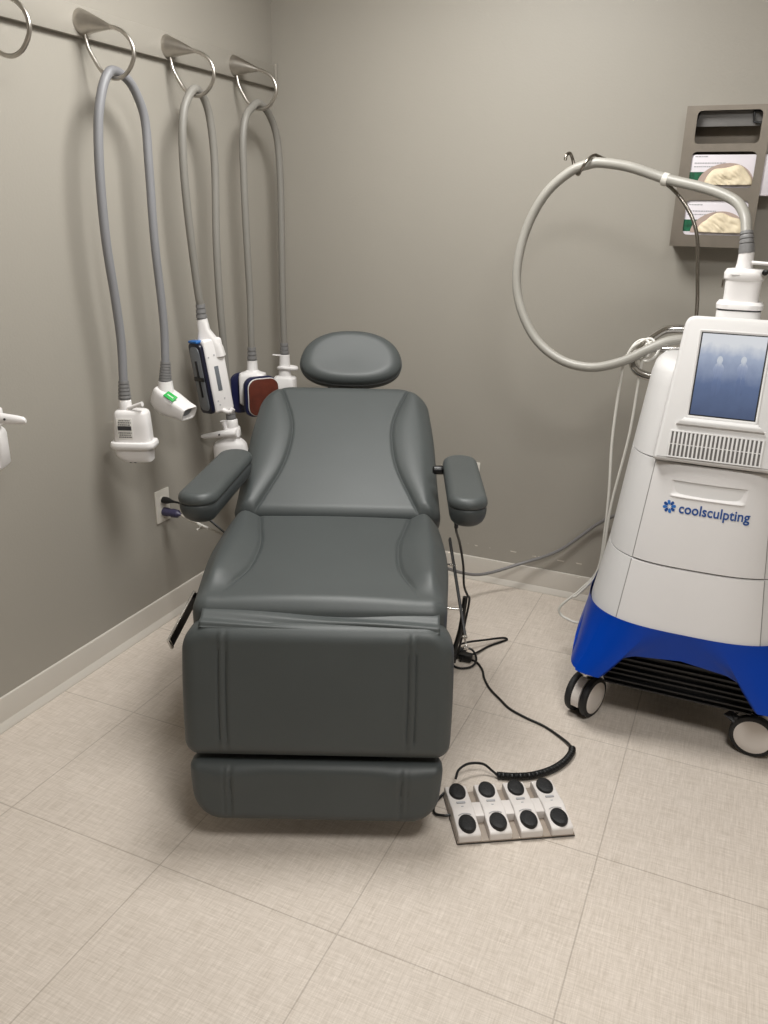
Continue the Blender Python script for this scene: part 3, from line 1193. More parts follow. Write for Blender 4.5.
for sx in (-0.15, 0.15):
    mb.tube([(sx, 0.22, 0.44), (sx, 0.42, 0.54), (sx, 0.66, 0.665)], 0.013, 10, smooth=0)
mb.build('back_frame', 'black_plastic', CH)


# flat linkage bars at both sides
def flat_bar(a, b, w, th, m, name, cap=True):
    a, b = Vector(a), Vector(b)
    ax_ = (b - a)
    L = ax_.length
    F_ = frame(a, ax_, (0, 0, 1))
    bar = MB().box((L / 2, 0, 0), (L, th, w), 0.0015, mtx=F_).build(name, m, CH)
    mb = MB()
    mb.box((L / 2, 0, w / 2 + 0.0012), (L, th + 0.001, 0.0024), 0.0006, mtx=F_)
    if cap:
        mb.box((L + 0.003, 0, 0), (0.008, th + 0.003, w + 0.005), 0.0015, mtx=F_)
    mb.build('chrome_edge', 'chrome' if cap else 'caster_grey', bar)
    return bar, F_, L


flat_bar((-0.404, 0.155, 0.360), (-0.446, 0.005, 0.283), 0.034, 0.006, 'black_plastic', 'linkage_bar')
bar, F_, L = flat_bar((0.346, 0.37, 0.465), (0.383, 0.10, 0.262), 0.013, 0.006, 'caster_grey', 'linkage_bar', False)
mb = MB()
for q, zz in ((0.985, 0.004), (1.07, -0.006)):
    mb.lathe([(0.004, -0.006), (0.0065, -0.004), (0.0065, 0.008), (0.004, 0.01)], 12, F_ @ Matrix.Translation((L * q, 0, zz)) @ Matrix.Rotation(radians(90), 4, 'X'))
mb.box((L * 1.02, 0, -0.004), (0.03, 0.004, 0.008), 0.001, mtx=F_)
mb.build('chrome_knob', 'chrome', bar)
for q in (0.28, 0.72):
    c_ = F_ @ Vector((L * q, 0, 0.0))
    MB().tube([c_ + Vector((0.006, 0, 0)), c_ + Vector((-0.135, 0.0, 0.012))], 0.0042, 10, smooth=0).build('chrome_pin', 'chrome', bar)
MB().tube([(-0.404, 0.152, 0.358), (-0.22, 0.10, 0.430)], 0.008, 10, smooth=0).build('linkage_arm', 'black_plastic', CH)
mb = MB()
mb.tube([(0.405, 0.36, 0.27), (0.395, 0.36, 0.15), (0.372, 0.36, 0.05)], 0.0085, 10, smooth=3)
mb.box((0.35, 0.36, 0.05), (0.07, 0.05, 0.02), 0.004)
mb.build('side_post', 'black_plastic', CH)

def cw(x, y, z):
    """chair coordinates to world"""
    return Vector((0.866 + x * cos(CY) - y * sin(CY), -1.207 + x * sin(CY) + y * cos(CY), z))


# ------------------------------------------------------------------ foot pedal control
FP = empty('foot_pedal_control', 'white foot pedal control with eight black oval buttons on the floor beside the foot rest', 'foot pedal',
           (1.423, -1.324, 0), radians(31.0))
PWD, PDP = 0.292, 0.178
MB().box((0, 0, 0.006), (PWD, PDP, 0.005), 0.0015).build('base_plate', 'plate_taupe', FP)
mb = MB()
for sx in (-1, 1):
    for sy in (-1, 1):
        mb.lathe([(0.008, 0), (0.009, 0.0035)], 14, Matrix.Translation((sx * 0.13, sy * 0.074, 0)))
mb.box((0, 0, 0.0035), (PWD + 0.001, PDP + 0.001, 0.0025), 0.0008)
mb.build('rubber_feet', 'black_rubber', FP)
cb = MB().box((0.0, -0.004, 0.020), (0.24, 0.052, 0.024), 0.004).build('cross_housing', 'pedal_white', FP)
oval_me = None
for i in range(4):
    x0 = -0.116 + i * 0.0765
    prof = [(-0.102, 0.008), (-0.102, 0.026), (-0.096, 0.031), (-0.040, 0.034), (-0.020, 0.039), (-0.006, 0.040), (0.010, 0.036), (0.040, 0.034), (0.096, 0.031), (0.102, 0.026), (0.102, 0.008)]
    prof = [(y * 0.89, z) for y, z in prof]
    mb = MB()
    mb.loft([[Vector((x0 + sx * 0.0275 - (0.0015 if sx > 0 else -0.0015) * inset, y, z)) for y, z in prof] for sx, inset in ((-1, 0), (1, 0))])
    ped = mb.build('pedal_housing', 'pedal_white', FP, sharp=50)
    bv = ped.modifiers.new('edge', 'BEVEL')
    bv.width = 0.0025
    bv.segments = 2
    for y0, tl in ((-0.058, -3), (0.058, 3)):
        if oval_me is None:
            mb = MB()
            mb.loft([[Vector((rx * cos(2 * pi * k / 32), ry * sin(2 * pi * k / 32), z)) for k in range(32)] for rx, ry, z in ((0.0205, 0.0285, -0.004), (0.021, 0.029, 0.003), (0.0195, 0.0275, 0.0065), (0.0165, 0.0245, 0.008), (0.008, 0.013, 0.0085))])
            ob = mb.build('pedal_button', 'black_oval', FP)
            oval_me = ob.data
        else:
            ob = bpy.data.objects.new('pedal_button', oval_me)
            COL.objects.link(ob)
            ob.parent = FP
        ob.location = (x0, y0, 0.034)
    mb = MB()
    for yy, w_ in ((0.016, 0.022), (-0.001, 0.006)):
        mb.box((x0, yy, 0.0385 if yy < 0.01 else 0.0372), (w_, 0.003 if yy < 0.01 else 0.0055, 0.003), 0.0005)
    mb.build('pedal_print', 'ink_grey', ped)
    ring = [(x0 + 0.022 * cos(a * pi / 12), -0.043 + 0.019 * sin(a * pi / 12), 0.0375) for a in range(3, 10)]
    MB().tube(ring, 0.001, 6, smooth=2).build('pedal_arc', 'ink_grey', ped)
# black cord from the pedal: under the left side, over the back, coil, then to the chair
bpy.context.view_layer.update()
FPm = FP.matrix_basis.inverted()
mb = MB()
pts = [(1.298, -1.398, 0.014), (1.283, -1.405, 0.012), (1.258, -1.400, 0.006), (1.246, -1.372, 0.005), (1.250, -1.338, 0.008), (1.262, -1.312, 0.014)]
mb.tube([FPm @ Vector(p) for p in pts], 0.0035, 8)
pts = [(1.272, -1.285, 0.034), (1.270, -1.255, 0.040), (1.286, -1.222, 0.042), (1.318, -1.196, 0.034), (1.345, -1.193, 0.018), (1.362, -1.196, 0.010)]
mb.tube([FPm @ Vector(p) for p in pts], 0.0035, 8)
mb.build('cord', 'black_plastic', FP)
path = [Vector(p) for p in ((1.360, -1.196, 0.011), (1.400, -1.182, 0.011), (1.445, -1.156, 0.011), (1.485, -1.112, 0.011), (1.510, -1.062, 0.011), (1.520, -1.015, 0.011), (1.518, -0.990, 0.011))]
dense, _ = catmull(path, 60)
cum = [0]
for a, b in zip(dense, dense[1:]):
    cum.append(cum[-1] + (b - a).length)
hel = []
turns = 62
for i in range(len(dense)):
    t = (dense[min(i + 1, len(dense) - 1)] - dense[max(i - 1, 0)]).normalized()
    sd = Vector((-t.y, t.x, 0))
    hel.append((dense[i], sd, cum[i] / cum[-1]))
pts = []
N = turns * 10
for k in range(N + 1):
    u = k / N
    j = min(range(len(hel)), key=lambda q: abs(hel[q][2] - u)) if False else None
    # linear search by arc length
    x = u * cum[-1]
    lo = 0
    hi = len(cum) - 1
    while hi - lo > 1:
        m_ = (lo + hi) // 2
        if cum[m_] <= x:
            lo = m_
        else:
            hi = m_
    f = (x - cum[lo]) / max(1e-9, cum[hi] - cum[lo])
    c = dense[lo].lerp(dense[hi], f)
    sd = hel[lo][1]
    a = 2 * pi * turns * u
    pts.append(FPm @ (c + sd * 0.0082 * cos(a) + Vector((0, 0, 1)) * 0.0082 * sin(a)))
MB().tube(pts, 0.0023, 6, smooth=0).build('coiled_cord', 'black_plastic', FP)
tail = [(1.517, -0.990, 0.012), (1.490, -0.958, 0.007), (1.422, -0.913, 0.0045), (1.36, -0.893, 0.0045), (1.303, -0.868, 0.0045), (1.262, -0.832, 0.0045), (1.215, -0.787, 0.0045), (1.18, -0.735, 0.0045),
        (1.160, -0.69, 0.0045), (1.130, -0.652, 0.0045), (1.100, -0.640, 0.006), (1.072, -0.640, 0.012)]
MB().tube([FPm @ Vector(p) for p in tail], 0.0038, 8).build('cord', 'black_plastic', FP)

# ------------------------------------------------------------------ black cords at the chair's right side
mb = MB()
mb.tube([cw(0.335, 0.06, 0.655), cw(0.340, 0.10, 0.60), cw(0.362, 0.20, 0.52), cw(0.383, 0.27, 0.42), cw(0.392, 0.30, 0.34), cw(0.408, 0.335, 0.29), cw(0.418, 0.355, 0.262),
         cw(0.412, 0.375, 0.18), cw(0.398, 0.385, 0.07), cw(0.39, 0.40, 0.02)], 0.0038, 8)
mb.tube([cw(0.335, 0.06, 0.658), cw(0.336, 0.07, 0.64), cw(0.338, 0.085, 0.615)], 0.006, 8)
bpy.context.view_layer.update()
ci = CH.matrix_basis.inverted()
mb.v = [ci @ p for p in mb.v]
mb.build('hanging_cord', 'black_plastic', CH)
mb = MB()
loop = [(1.074, -0.668, 0.006), (1.085, -0.66, 0.02), (1.108, -0.60, 0.010), (1.130, -0.53, 0.005), (1.162, -0.478, 0.005), (1.176, -0.452, 0.005), (1.160, -0.462, 0.012), (1.115, -0.52, 0.022), (1.075, -0.57, 0.03), (1.05, -0.60, 0.03)]
mb.tube(loop, 0.0038, 8)
mb.tube([(1.05, -0.66, 0.02), (1.06, -0.70, 0.006), (1.09, -0.71, 0.005), (1.12, -0.685, 0.006), (1.125, -0.65, 0.016), (1.10, -0.62, 0.03), (1.07, -0.63, 0.034), (1.05, -0.66, 0.02)], 0.0038, 8)
mb.box((1.088, -0.652, 0.018), (0.045, 0.03, 0.026), 0.006)
mb.box((1.060, -0.628, 0.016), (0.04, 0.028, 0.03), 0.006)
c2 = mb.build('cord_bundle', 'black_plastic')
tag(c2, 'tangle of black cord lying on the floor at the right of the chair base', 'cord')
mb = MB()
mb.tube([cw(0.30, 0.35, 0.30), cw(0.34, 0.42, 0.255), (0.842, -0.40, 0.23), (0.905, -0.35, 0.185), (0.976, -0.17, 0.10), (1.105, -0.055, 0.125), (1.250, -0.025, 0.200), (1.397, -0.025, 0.345), (1.50, -0.12, 0.420), (1.60, -0.335, 0.44)], 0.0062, 10)
c3 = mb.build('power_cable', 'cable_grey')
tag(c3, 'grey cable sagging from behind the chair across the skirting to the white machine', 'cable')

# ------------------------------------------------------------------ white treatment machine
MC = empty('treatment_machine', 'white medical treatment machine on casters with blue base, vent and lit screen at the right', 'medical machine', (1.76, -0.585, 0))
YB = 0.265


def tabv(z, tab):
    if z <= tab[0][0]:
        return tab[0][1]
    for (a, va), (b, vb) in zip(tab, tab[1:]):
        if z <= b:
            return va + (vb - va) * (z - a) / (b - a)
    return tab[-1][1]


TA = [(0.30, 0.292), (0.36, 0.284), (0.54, 0.254), (0.815, 0.226), (0.96, 0.210), (1.02, 0.203), (1.045, 0.196), (1.058, 0.182), (1.062, 0.16)]
TF = [(0.30, -0.298), (0.36, -0.291), (0.54, -0.247), (0.815, -0.195), (0.96, -0.165), (1.02, -0.152), (1.045, -0.142), (1.058, -0.125), (1.062, -0.10)]
NE = 3.0


def body_ring(z, grow=0.0, N=96):
    a = tabv(z, TA) + grow
    yf = tabv(z, TF) - grow
    yb = YB + grow
    if z > 1.02:
        yb -= (z - 1.02) * 0.5
    return sup_ring(a, (yb - yf) / 2, NE, N, 0, (yb + yf) / 2, z)


def front_y(x, z):
    a = tabv(z, TA)
    yf = tabv(z, TF)
    b = (YB - yf) / 2
    return (YB + yf) / 2 - b * (1 - min(0.999, abs(x / a)) ** NE) ** (1 / NE)


def lin(a, b, n):
    return [a + (b - a) * i / n for i in range(n + 1)]


for nm, z0, z1, mt in (('lower_shell', 0.362, 0.5385, 'machine_white'), ('middle_shell', 0.5415, 0.8135, 'machine_white'), ('top_shell', 0.8165, 1.062, 'machine_white')):
    zs = lin(z0, z1, 14) if z1 < 1 else lin(z0, 1.02, 10) + [1.033, 1.045, 1.052, 1.058, 1.062]
    rings = [body_ring(z0, -0.006)] + [body_ring(z) for z in zs]
    if z1 < 1:
        rings += [body_ring(z1, -0.006)]
    MB().loft(rings).build(nm, mt, MC, sharp=35)
MB().loft([body_ring(z, -0.007) for z in lin(0.37, 1.0, 10)]).build('inner_core', 'dark_gap', MC)


def front_panel(name, z0, z1, hw, off, fn=None, NX=110, NZ=80):
    mb = MB()
    vs, fs = [], []
    for j in range(NZ + 1):
        z = z0 + (z1 - z0) * j / NZ
        for i in range(NX + 1):
            x = hw(z) * (2 * i / NX - 1)
            y = front_y(x, z) - off
            if fn:
                y += fn(x, z)
            vs.append((x, y, z))
    w = NX + 1
    n = len(vs)
    edge = list(range(w)) + [i * w + NX for i in range(1, NZ + 1)] + [NZ * w + j for j in range(NX - 1, -1, -1)] + [i * w for i in range(NZ - 1, 0, -1)]
    for j in range(NZ):
        for i in range(NX):
            a = j * w + i
            fs.append((a, a + 1, a + w + 1, a + w))
    for k in edge:
        vs.append((vs[k][0], vs[k][1] + off + 0.002, vs[k][2]))
    m = len(edge)
    for k in range(m):
        fs.append((edge[k], edge[(k + 1) % m], n + (k + 1) % m, n + k))
    mb.add(vs, fs)
    return mb.build(name, 'panel_white', MC, sharp=30)


def scoop(x, z):
    """finger recess: deepest under its straight upper edge, running out to a small ledge"""
    q = abs(x + 0.002) / 0.094
    if q >= 1:
        return 0.0
    zt, h = 0.769, 0.036
    if z > zt:
        return 0.0
    v = (zt - z) / h
    if v > 1:
        return -0.0025 * sin(pi * min(1, (v - 1) / 0.22)) * smooth01((1 - q) / 0.1) if v < 1.22 else 0.0
    return 0.034 * (1 - q ** 1.5) * (1 - v) ** 0.55 * smooth01(v / 0.03)


door = front_panel('door_panel', 0.5435, 0.8105, lambda z: 0.143 + (0.815 - z) * 0.085, 0.0035, scoop, 150, 150)
front_panel('kick_panel', 0.366, 0.5365, lambda z: 0.167 + (0.54 - z) * 0.10, 0.003)
for x0 in (-1, 1):      # dark joint lines at the sides of the panels
    for z0, z1, hw in ((0.5435, 0.8105, lambda z: 0.1445 + (0.815 - z) * 0.085), (0.366, 0.5365, lambda z: 0.1685 + (0.54 - z) * 0.10)):
        MB().tube([(x0 * hw(z), front_y(hw(z), z) - 0.0005, z) for z in lin(z0, z1, 12)], 0.0012, 6, smooth=0).build('panel_joint', 'joint_grey', MC)

# lettering on the door
def on_front(o, z_mid):
    for v in o.data.vertices:
        v.co.y += front_y(v.co.x, v.co.z) - 0.0038
    o.data.update()


def text_mesh(name, body, size, x, z, m, parent, align='LEFT', slope=0.0, width=None):
    cu = bpy.data.curves.new(name, 'FONT')
    cu.body = body
    cu.size = size
    cu.align_x = align
    cu.extrude = 0.0003
    cu.offset = 0.0006
    cu.resolution_u = 4
    t = bpy.data.objects.new(name + '_curve', cu)
    COL.objects.link(t)
    bpy.context.view_layer.update()
    me = bpy.data.meshes.new_from_object(t.evaluated_get(bpy.context.evaluated_depsgraph_get()))
    bpy.data.objects.remove(t)
    xs = [v.co.x for v in me.vertices]
    k = 1.0
    if width:
        k = width / (max(xs) - min(xs))
    for v in me.vertices:
        v.co = Vector((x + v.co.x * k, -0.0006 + v.co.z, z + v.co.y))
    o = bpy.data.objects.new(name, me)
    COL.objects.link(o)
    me.materials.clear()
    me.materials.append(M(m))
    o.parent = parent
    return o


tx = text_mesh('lettering', 'coolsculpting', 0.0365, -0.067, 0.688, 'ink_blue', door, width=0.174)
on_front(tx, 0.69)
for k in range(8):
    a = 2 * pi * k / 8 + 0.2
    d = Vector((cos(a), 0, sin(a)))
    n_ = Vector((-sin(a), 0, cos(a)))
    c = Vector((-0.091, 0, 0.6995))
    mb = MB()
    pet = [c + d * 0.004, c + d * 0.0085 + n_ * 0.0034, c + d * 0.0155 + n_ * 0.0037, c + d * 0.0172, c + d * 0.0150 - n_ * 0.0037, c + d * 0.0085 - n_ * 0.0034]
    mb.add([p + Vector((0, y, 0)) for y in (-0.0008, 0.0002) for p in pet], [tuple(range(6)), tuple(range(6, 12)), *[(i, (i + 1) % 6, 6 + (i + 1) % 6, 6 + i) for i in range(6)]])
    o = mb.build('emblem_petal', 'ink_blue' if k % 2 else 'ink_sky', door, smooth=False)
    on_front(o, 0.7)

# console with screen and vent
KO = Vector((0, -0.212, 0.822))
KT = Vector((0, 0.098, 0.365))
KF = frame(KO, (1, 0, 0), KT)
KL = KT.length


def trap(wb, wt, h, rb, rt, seg=6):
    """trapezoid outline with rounded corners, x / t"""
    out = []
    cor = [(wt, h, rt), (-wt, h, rt), (-wb, 0, rb), (wb, 0, rb)]
    n = 4
    for i in range(4):
        p = Vector((cor[i][0], cor[i][1]))
        a = Vector(cor[i - 1][:2])
        b = Vector(cor[(i + 1) % 4][:2])
        r = cor[i][2]
        u = (a - p).normalized() * r
        v = (b - p).normalized() * r
        for k in range(seg + 1):
            t = k / seg
            q = (p + u) * (1 - t) ** 2 + p * 2 * t * (1 - t) + (p + v) * t ** 2
            out.append((q.x, q.y))
    return out


con = MB().prism(trap(0.151, 0.1225, KL, 0.012, 0.026), 0.17, 0.010, 4, mtx=KF).build('console', 'machine_white', MC, sharp=45)


def rect_ring(x0, x1, z0, z1, y, xt=0.0, r=0.004, seg=3):
    w, h = x1 - x0, z1 - z0
    return [Vector((x + (x0 + x1) / 2, y, z + (z0 + z1) / 2)) for x, z in rrect(w, h, r, seg)]


S0, S1 = 0.124, 0.337
mb = MB()
mb.loft([rect_ring(-0.0865, 0.0865, S0 - 0.008, S1 + 0.007, 0.001, r=0.005), rect_ring(-0.0855, 0.0855, S0 - 0.007, S1 + 0.006, -0.0016, r=0.005), rect_ring(-0.0835, 0.0835, S0 - 0.005, S1 + 0.004, -0.0020, r=0.004), rect_ring(-0.080, 0.080, S0, S1, -0.0006, r=0.003), rect_ring(-0.079, 0.079, S0 + 0.001, S1 - 0.001, 0.001, r=0.003)], KF, cap=False)
mb.build('screen_bezel', 'machine_white', con, sharp=25)
mb = MB()
mb.loft([[Vector((sx * w_, y_, z_)) for sx in (-1, 1)] for w_, y_, z_ in ((0.088, 0.001, S0 - 0.006), (0.089, -0.007, S0 - 0.010), (0.100, -0.010, S0 - 0.019), (0.105, -0.008, S0 - 0.025), (0.106, 0.001, S0 - 0.028))], KF, cap=False, closed=False)
mb.add([(sx * w_, y_, z_) for sx in (-1, 1) for w_, y_, z_ in ((0.088, 0.001, S0 - 0.006), (0.089, -0.007, S0 - 0.010), (0.100, -0.010, S0 - 0.019), (0.105, -0.008, S0 - 0.025), (0.106, 0.001, S0 - 0.028))], [(0, 1, 2, 3, 4), (9, 8, 7, 6, 5)], KF)
mb.build('screen_lip', 'machine_white', con, sharp=50)
MB().box((0, -0.0003, (S0 + S1) / 2), (0.160, 0.0016, S1 - S0), mtx=KF).build('screen_border', 'black_plastic', con, smooth=False)
# screen in its own axes so that the gradient runs up the glass
sc_o = MB().box((0, 0, 0), (0.153, 0.0012, S1 - S0 - 0.006)).build('screen', 'lit_screen', con, smooth=False)
sc_o.matrix_local = KF @ Matrix.Translation((0, -0.0013, (S0 + S1) / 2))
for cx_, cz_, k in ((-0.026, -0.004, 1.0), (0.030, 0.002, 0.95)):
    mb = MB()
    for (dx, dz, rx, rz) in ((0, 0.042, 0.007, 0.011), (0, 0.018, 0.013, 0.018), (-0.005, -0.022, 0.005, 0.03), (0.006, -0.022, 0.005, 0.03)):
        mb.prism([(cx_ + dx * k + rx * k * cos(2 * pi * q / 16), cz_ + dz * k + rz * k * sin(2 * pi * q / 16)) for q in range(16)], 0.0003)
    f_ = mb.build('screen_figure', 'lit_screen_figure', con, smooth=False)
    f_.matrix_local = KF @ Matrix.Translation((0, -0.0024, (S0 + S1) / 2))
NSL = 22
MB().box((-0.004, 0.0006, 0.046), (0.225, 0.0028, 0.066), 0.0005, mtx=KF).build('vent_backing', 'vent_dark', con, smooth=False)
mb = MB()
for k in range(NSL + 1):
    x = -0.004 + (k / NSL - 0.5) * 0.222
    mb.box((x, -0.0015, 0.046), (0.0050, 0.0042, 0.067), 0.0008, 1, mtx=KF)
mb.box((-0.004, -0.0015, 0.046), (0.222, 0.0030, 0.0022), mtx=KF)
mb.box((-0.004, -0.0015, 0.0795), (0.228, 0.0042, 0.004), 0.0008, 1, mtx=KF)
mb.box((-0.004, -0.0015, 0.0125), (0.228, 0.0042, 0.004), 0.0008, 1, mtx=KF)
mb.build('vent_grille', 'machine_white', con)

# blue base with an arch between the feet
N = 400


def base_pts(v):
    out = []
    for k in range(N):
        t = 2 * pi * k / N
        c, s = cos(t), sin(t)

        def pt(a, yf, yb, n):
            b = (yb - yf) / 2
            return Vector((a * math.copysign(abs(c) ** (2 / n), c), (yb + yf) / 2 + b * math.copysign(abs(s) ** (2 / n), s), 0))
        top = pt(0.2885, -0.2945, 0.269, NE)
        bot = pt(0.304, -0.282, 0.276, 9)
        sx_, sy_ = abs(bot.x) / 0.304, abs(bot.y + 0.007) / 0.283
        q = min(sx_, sy_)
        arch = sqrt(max(0.0, 1 - min(1, q / 0.68) ** 2.4))
        foot = 1 - arch
        zb = 0.196 + 0.088 * arch
        if bot.y < 0 and sx_ < sy_:
            zb -= 0.006 * (1 - arch)
        e = v ** 1.3
        p = top.lerp(bot, e)
        p.z = 0.372 + (zb - 0.372) * v
        fo = smooth01(foot) * e
        p.y += (-0.020 if bot.y < 0 else 0.010) * fo * (1 if sx_ < sy_ else min(1, sy_ / max(1e-6, sx_)) ** 3)
        p.y += (0.006 if bot.y < 0 else -0.003) * arch * sin(pi * min(1, v * 1.1) * 0.5)
        out.append(p)
    return out


mb = MB()
rings = [base_pts(v) for v in lin(0, 1, 14)]
for sc_, dv in ((0.985, 0.002), (0.945, 0.002)):
    rings.append([Vector((p.x * sc_, p.y * sc_, p.z - (0.002 if sc_ > 0.97 else 0))) for p in rings[14]])
for v in (0.8, 0.5, 0.2):
    rings.append([Vector((p.x * 0.94, p.y * 0.94, p.z)) for p in base_pts(v)])
mb.loft(rings, cap=False)
base = mb.build('blue_base', 'blue_gloss', MC, sharp=45)
mb = MB()
mb.box((0, 0.0, 0.21), (0.42, 0.42, 0.18), 0.02)
for k in range(8):
    mb.box((0, -0.212 - 0.004 * (k % 2), 0.136 + 0.018 * k), (0.40, 0.014, 0.005), 0.001)
mb.build('underbody', 'black_plastic', MC)


def caster(x, y, ang, brake=None):
    """dual wheel swivel caster; ang = direction the outer disc faces"""
    C_ = Matrix.Translation((x, y, 0.0)) @ Matrix.Rotation(ang, 4, 'Z')      # local x = axle
    R = 0.062
    f = MB()
    f.lathe([(0.016, 0.135), (0.016, 0.26)], 18, Matrix.Translation((x, y, 0)))
    # hood between the wheels
    hood = [[Vector((sx, R * 0.97 * cos(a), 0.064 + R * 0.97 * sin(a))) for sx in (-0.0125, 0.0125)] for a in [radians(q) for q in range(-20, 201, 11)]]
    inner = [[Vector((sx, 0.016 * cos(a), 0.064 + 0.016 * sin(a))) for sx in (-0.0125, 0.0125)] for a in [radians(q) for q in range(-20, 201, 11)]]
    n = len(hood)
    for i in range(n - 1):
        f.add([hood[i][0], hood[i][1], hood[i + 1][1], hood[i + 1][0]], [(0, 1, 2, 3)], C_)
        for sd in (0, 1):
            f.add([hood[i][sd], hood[i + 1][sd], inner[i + 1][sd], inner[i][sd]], [(0, 1, 2, 3)], C_)
    fr = f.build('caster_fork', 'wheel_white', MC)
    f = MB()
    f.lathe([(0.022, 0.128), (0.026, 0.134), (0.026, 0.150), (0.020, 0.156)], 20, Matrix.Translation((x, y, 0)))
    f.build('swivel_collar', 'chrome', fr)
    for sd in (1, -1):
        W_ = C_ @ Matrix.Translation((0, 0, 0.064)) @ Matrix.Rotation(radians(90) * sd, 4, 'Y')
        wheel = MB().lathe([(0.030, 0.0135), (0.054, 0.0135), (0.0605, 0.016), (0.0635, 0.021), (0.0635, 0.029), (0.061, 0.034), (0.055, 0.0365), (0.030, 0.0365)], 40, W_).build('wheel', 'black_rubber', fr)
        MB().lathe([(0.0, 0.0392), (0.030, 0.0390), (0.047, 0.0378), (0.0505, 0.0362), (0.0505, 0.034)], 40, W_, cap=False).build('hub_cap', 'wheel_white', wheel)
    if brake:
        b = MB()
        b.prism([(-0.018, 0.0), (0.018, 0.0), (0.014, 0.026), (-0.014, 0.026)], 0.008, 0.002, mtx=Matrix.Translation(Vector((x, y, 0)) + Vector(brake)) @ Matrix.Rotation(radians(-60), 4, 'X') @ Matrix.Rotation(radians(35), 4, 'Y'))
        b.tube([Vector((x, y, 0.10)), Vector((x, y, 0)) + Vector(brake) + Vector((0.012, 0.0, 0.004))], 0.007, 8, smooth=0)
        b.build('brake_pedal', 'caster_grey', fr)
    return fr


def dirang(dx, dy):
    return math.atan2(dy, dx)


caster(-0.252, -0.192, dirang(0.93, -0.37))
caster(0.220, -0.180, dirang(-0.12, -1), (-0.072, -0.022, 0.100))
caster(-0.22, 0.20, dirang(0.6, -0.8))
caster(0.22, 0.20, dirang(0.8, -0.6))

# pole for the hose, and push handle
def mw(x, y, z):
    return Vector((x - 1.76, y + 0.585, z))


pole = [(1.648, -0.42, 1.03), (1.643, -0.42, 1.172), (1.629, -0.42, 1.282), (1.614, -0.418, 1.375), (1.582, -0.412, 1.440), (1.525, -0.408, 1.500), (1.445, -0.398, 1.538), (1.370, -0.394, 1.560),
        (1.325, -0.396, 1.577), (1.308, -0.418, 1.583), (1.294, -0.442, 1.568), (1.280, -0.444, 1.545), (1.268, -0.424, 1.531), (1.252, -0.398, 1.545), (1.242, -0.393, 1.572), (1.234, -0.402, 1.589), (1.227, -0.416, 1.583), (1.226, -0.420, 1.570)]
pl = MB().tube([mw(*p) for p in pole], [0.0052] * 8 + [0.0046] * 10, 10).build('hose_pole', 'pole_steel', MC)
MB().lathe([(0.016, 1.045), (0.016, 1.075), (0.009, 1.085)], 18, Matrix.Translation(mw(1.648, -0.42, 0))).build('pole_socket', 'machine_white', pl)
handle = [(1.70, -0.335, 1.104), (1.63, -0.335, 1.106), (1.575, -0.34, 1.104), (1.548, -0.355, 1.096), (1.512, -0.40, 1.067), (1.492, -0.432, 1.045), (1.487, -0.452, 1.022), (1.497, -0.468, 1.000), (1.520, -0.475, 0.985), (1.56, -0.48, 0.978), (1.60, -0.48, 0.975)]
MB().tube([mw(*p) for p in handle], 0.0125, 14).build('push_handle', 'chrome', MC)
MB().tube([mw(*p) for p in ((1.70, -0.41, 1.062), (1.60, -0.41, 1.056), (1.545, -0.41, 1.050), (1.512, -0.412, 1.050))], 0.0085, 12).build('inner_handle_bar', 'chrome', MC)
MB().box(mw(1.70, -0.36, 1.08), (0.06, 0.11, 0.07), 0.012).build('handle_mount', 'machine_white', MC)
# holder cup on top for the docked applicator
mb = MB()
mb.loft([sup_ring(a, b, 4, 40, 0.0, 0.0, z) for z, a, b in ((1.150, 0.054, 0.042), (1.192, 0.055, 0.043), (1.196, 0.053, 0.041))], Matrix.Translation(mw(1.757, -0.60, 0)))
mb.build('applicator_dock', 'machine_white', MC)

# ------------------------------------------------------------------ docked applicator and its hose
DA = empty('docked_applicator', 'white applicator docked on top of the machine, thick grey hose looping over steel pole', 'medical applicator', (1.757, -0.60, 1.196))
DM = Matrix.Translation((0, 0, -1.196))
mb = MB()
mb.loft([sup_ring(a, b, 4, 44, 0, 0, z) for z, a, b in ((1.1995, 0.052, 0.040), (1.201, 0.057, 0.045), (1.212, 0.058, 0.046), (1.219, 0.053, 0.042), (1.2195, 0.043, 0.034), (1.24, 0.043, 0.034), (1.275, 0.044, 0.035))], DM)
body = mb.build('applicator_body', 'white_plastic', DA, sharp=35)
mb = MB()
mb.loft([sup_ring(a, b, 3.4, 44, 0, 0, z) for z, a, b in ((1.270, 0.044, 0.035), (1.276, 0.049, 0.039), (1.290, 0.050, 0.040), (1.299, 0.045, 0.036), (1.301, 0.026, 0.024)) ], DM)
mb.lathe([(0.0215, 1.298), (0.0195, 1.315), (0.0185, 1.340), (0.016, 1.343)], 28, DM @ Matrix.Translation((-0.004, 0, 0)))
mb.build('neck', 'white_plastic', body, sharp=35)
MB().loft([sup_ring(a, b, 4, 44, 0, 0, z) for z, a, b in ((1.196, 0.053, 0.041), (1.1995, 0.053, 0.041))], DM).build('seal', 'caster_grey', body)
mb = MB()
mb.tube([(0.012, -0.022, 1.317), (0.04, -0.026, 1.316), (0.075, -0.03, 1.314), (0.11, -0.034, 1.312)], 0.0045, 10, mtx=DM)
lv = mb.build('lever', 'white_plastic', body)
MB().lathe([(0.005, -0.006), (0.0075, -0.004), (0.0075, 0.005), (0.004, 0.007)], 14, DM @ Matrix.Translation((0.047, -0.037, 1.295)) @ Matrix.Rotation(radians(90), 4, 'X')).build('latch_knob', 'black_plastic', body)
mb = MB()
mb.box((-0.049, -0.004, 1.262), (0.006, 0.012, 0.022), 0.002, mtx=DM)
mb.build('side_latch', 'pole_steel', body)
MB().box((-0.022, -0.0395, 1.2865), (0.022, 0.002, 0.004), 0.0008, mtx=DM).build('emboss_mark', 'panel_white', body)
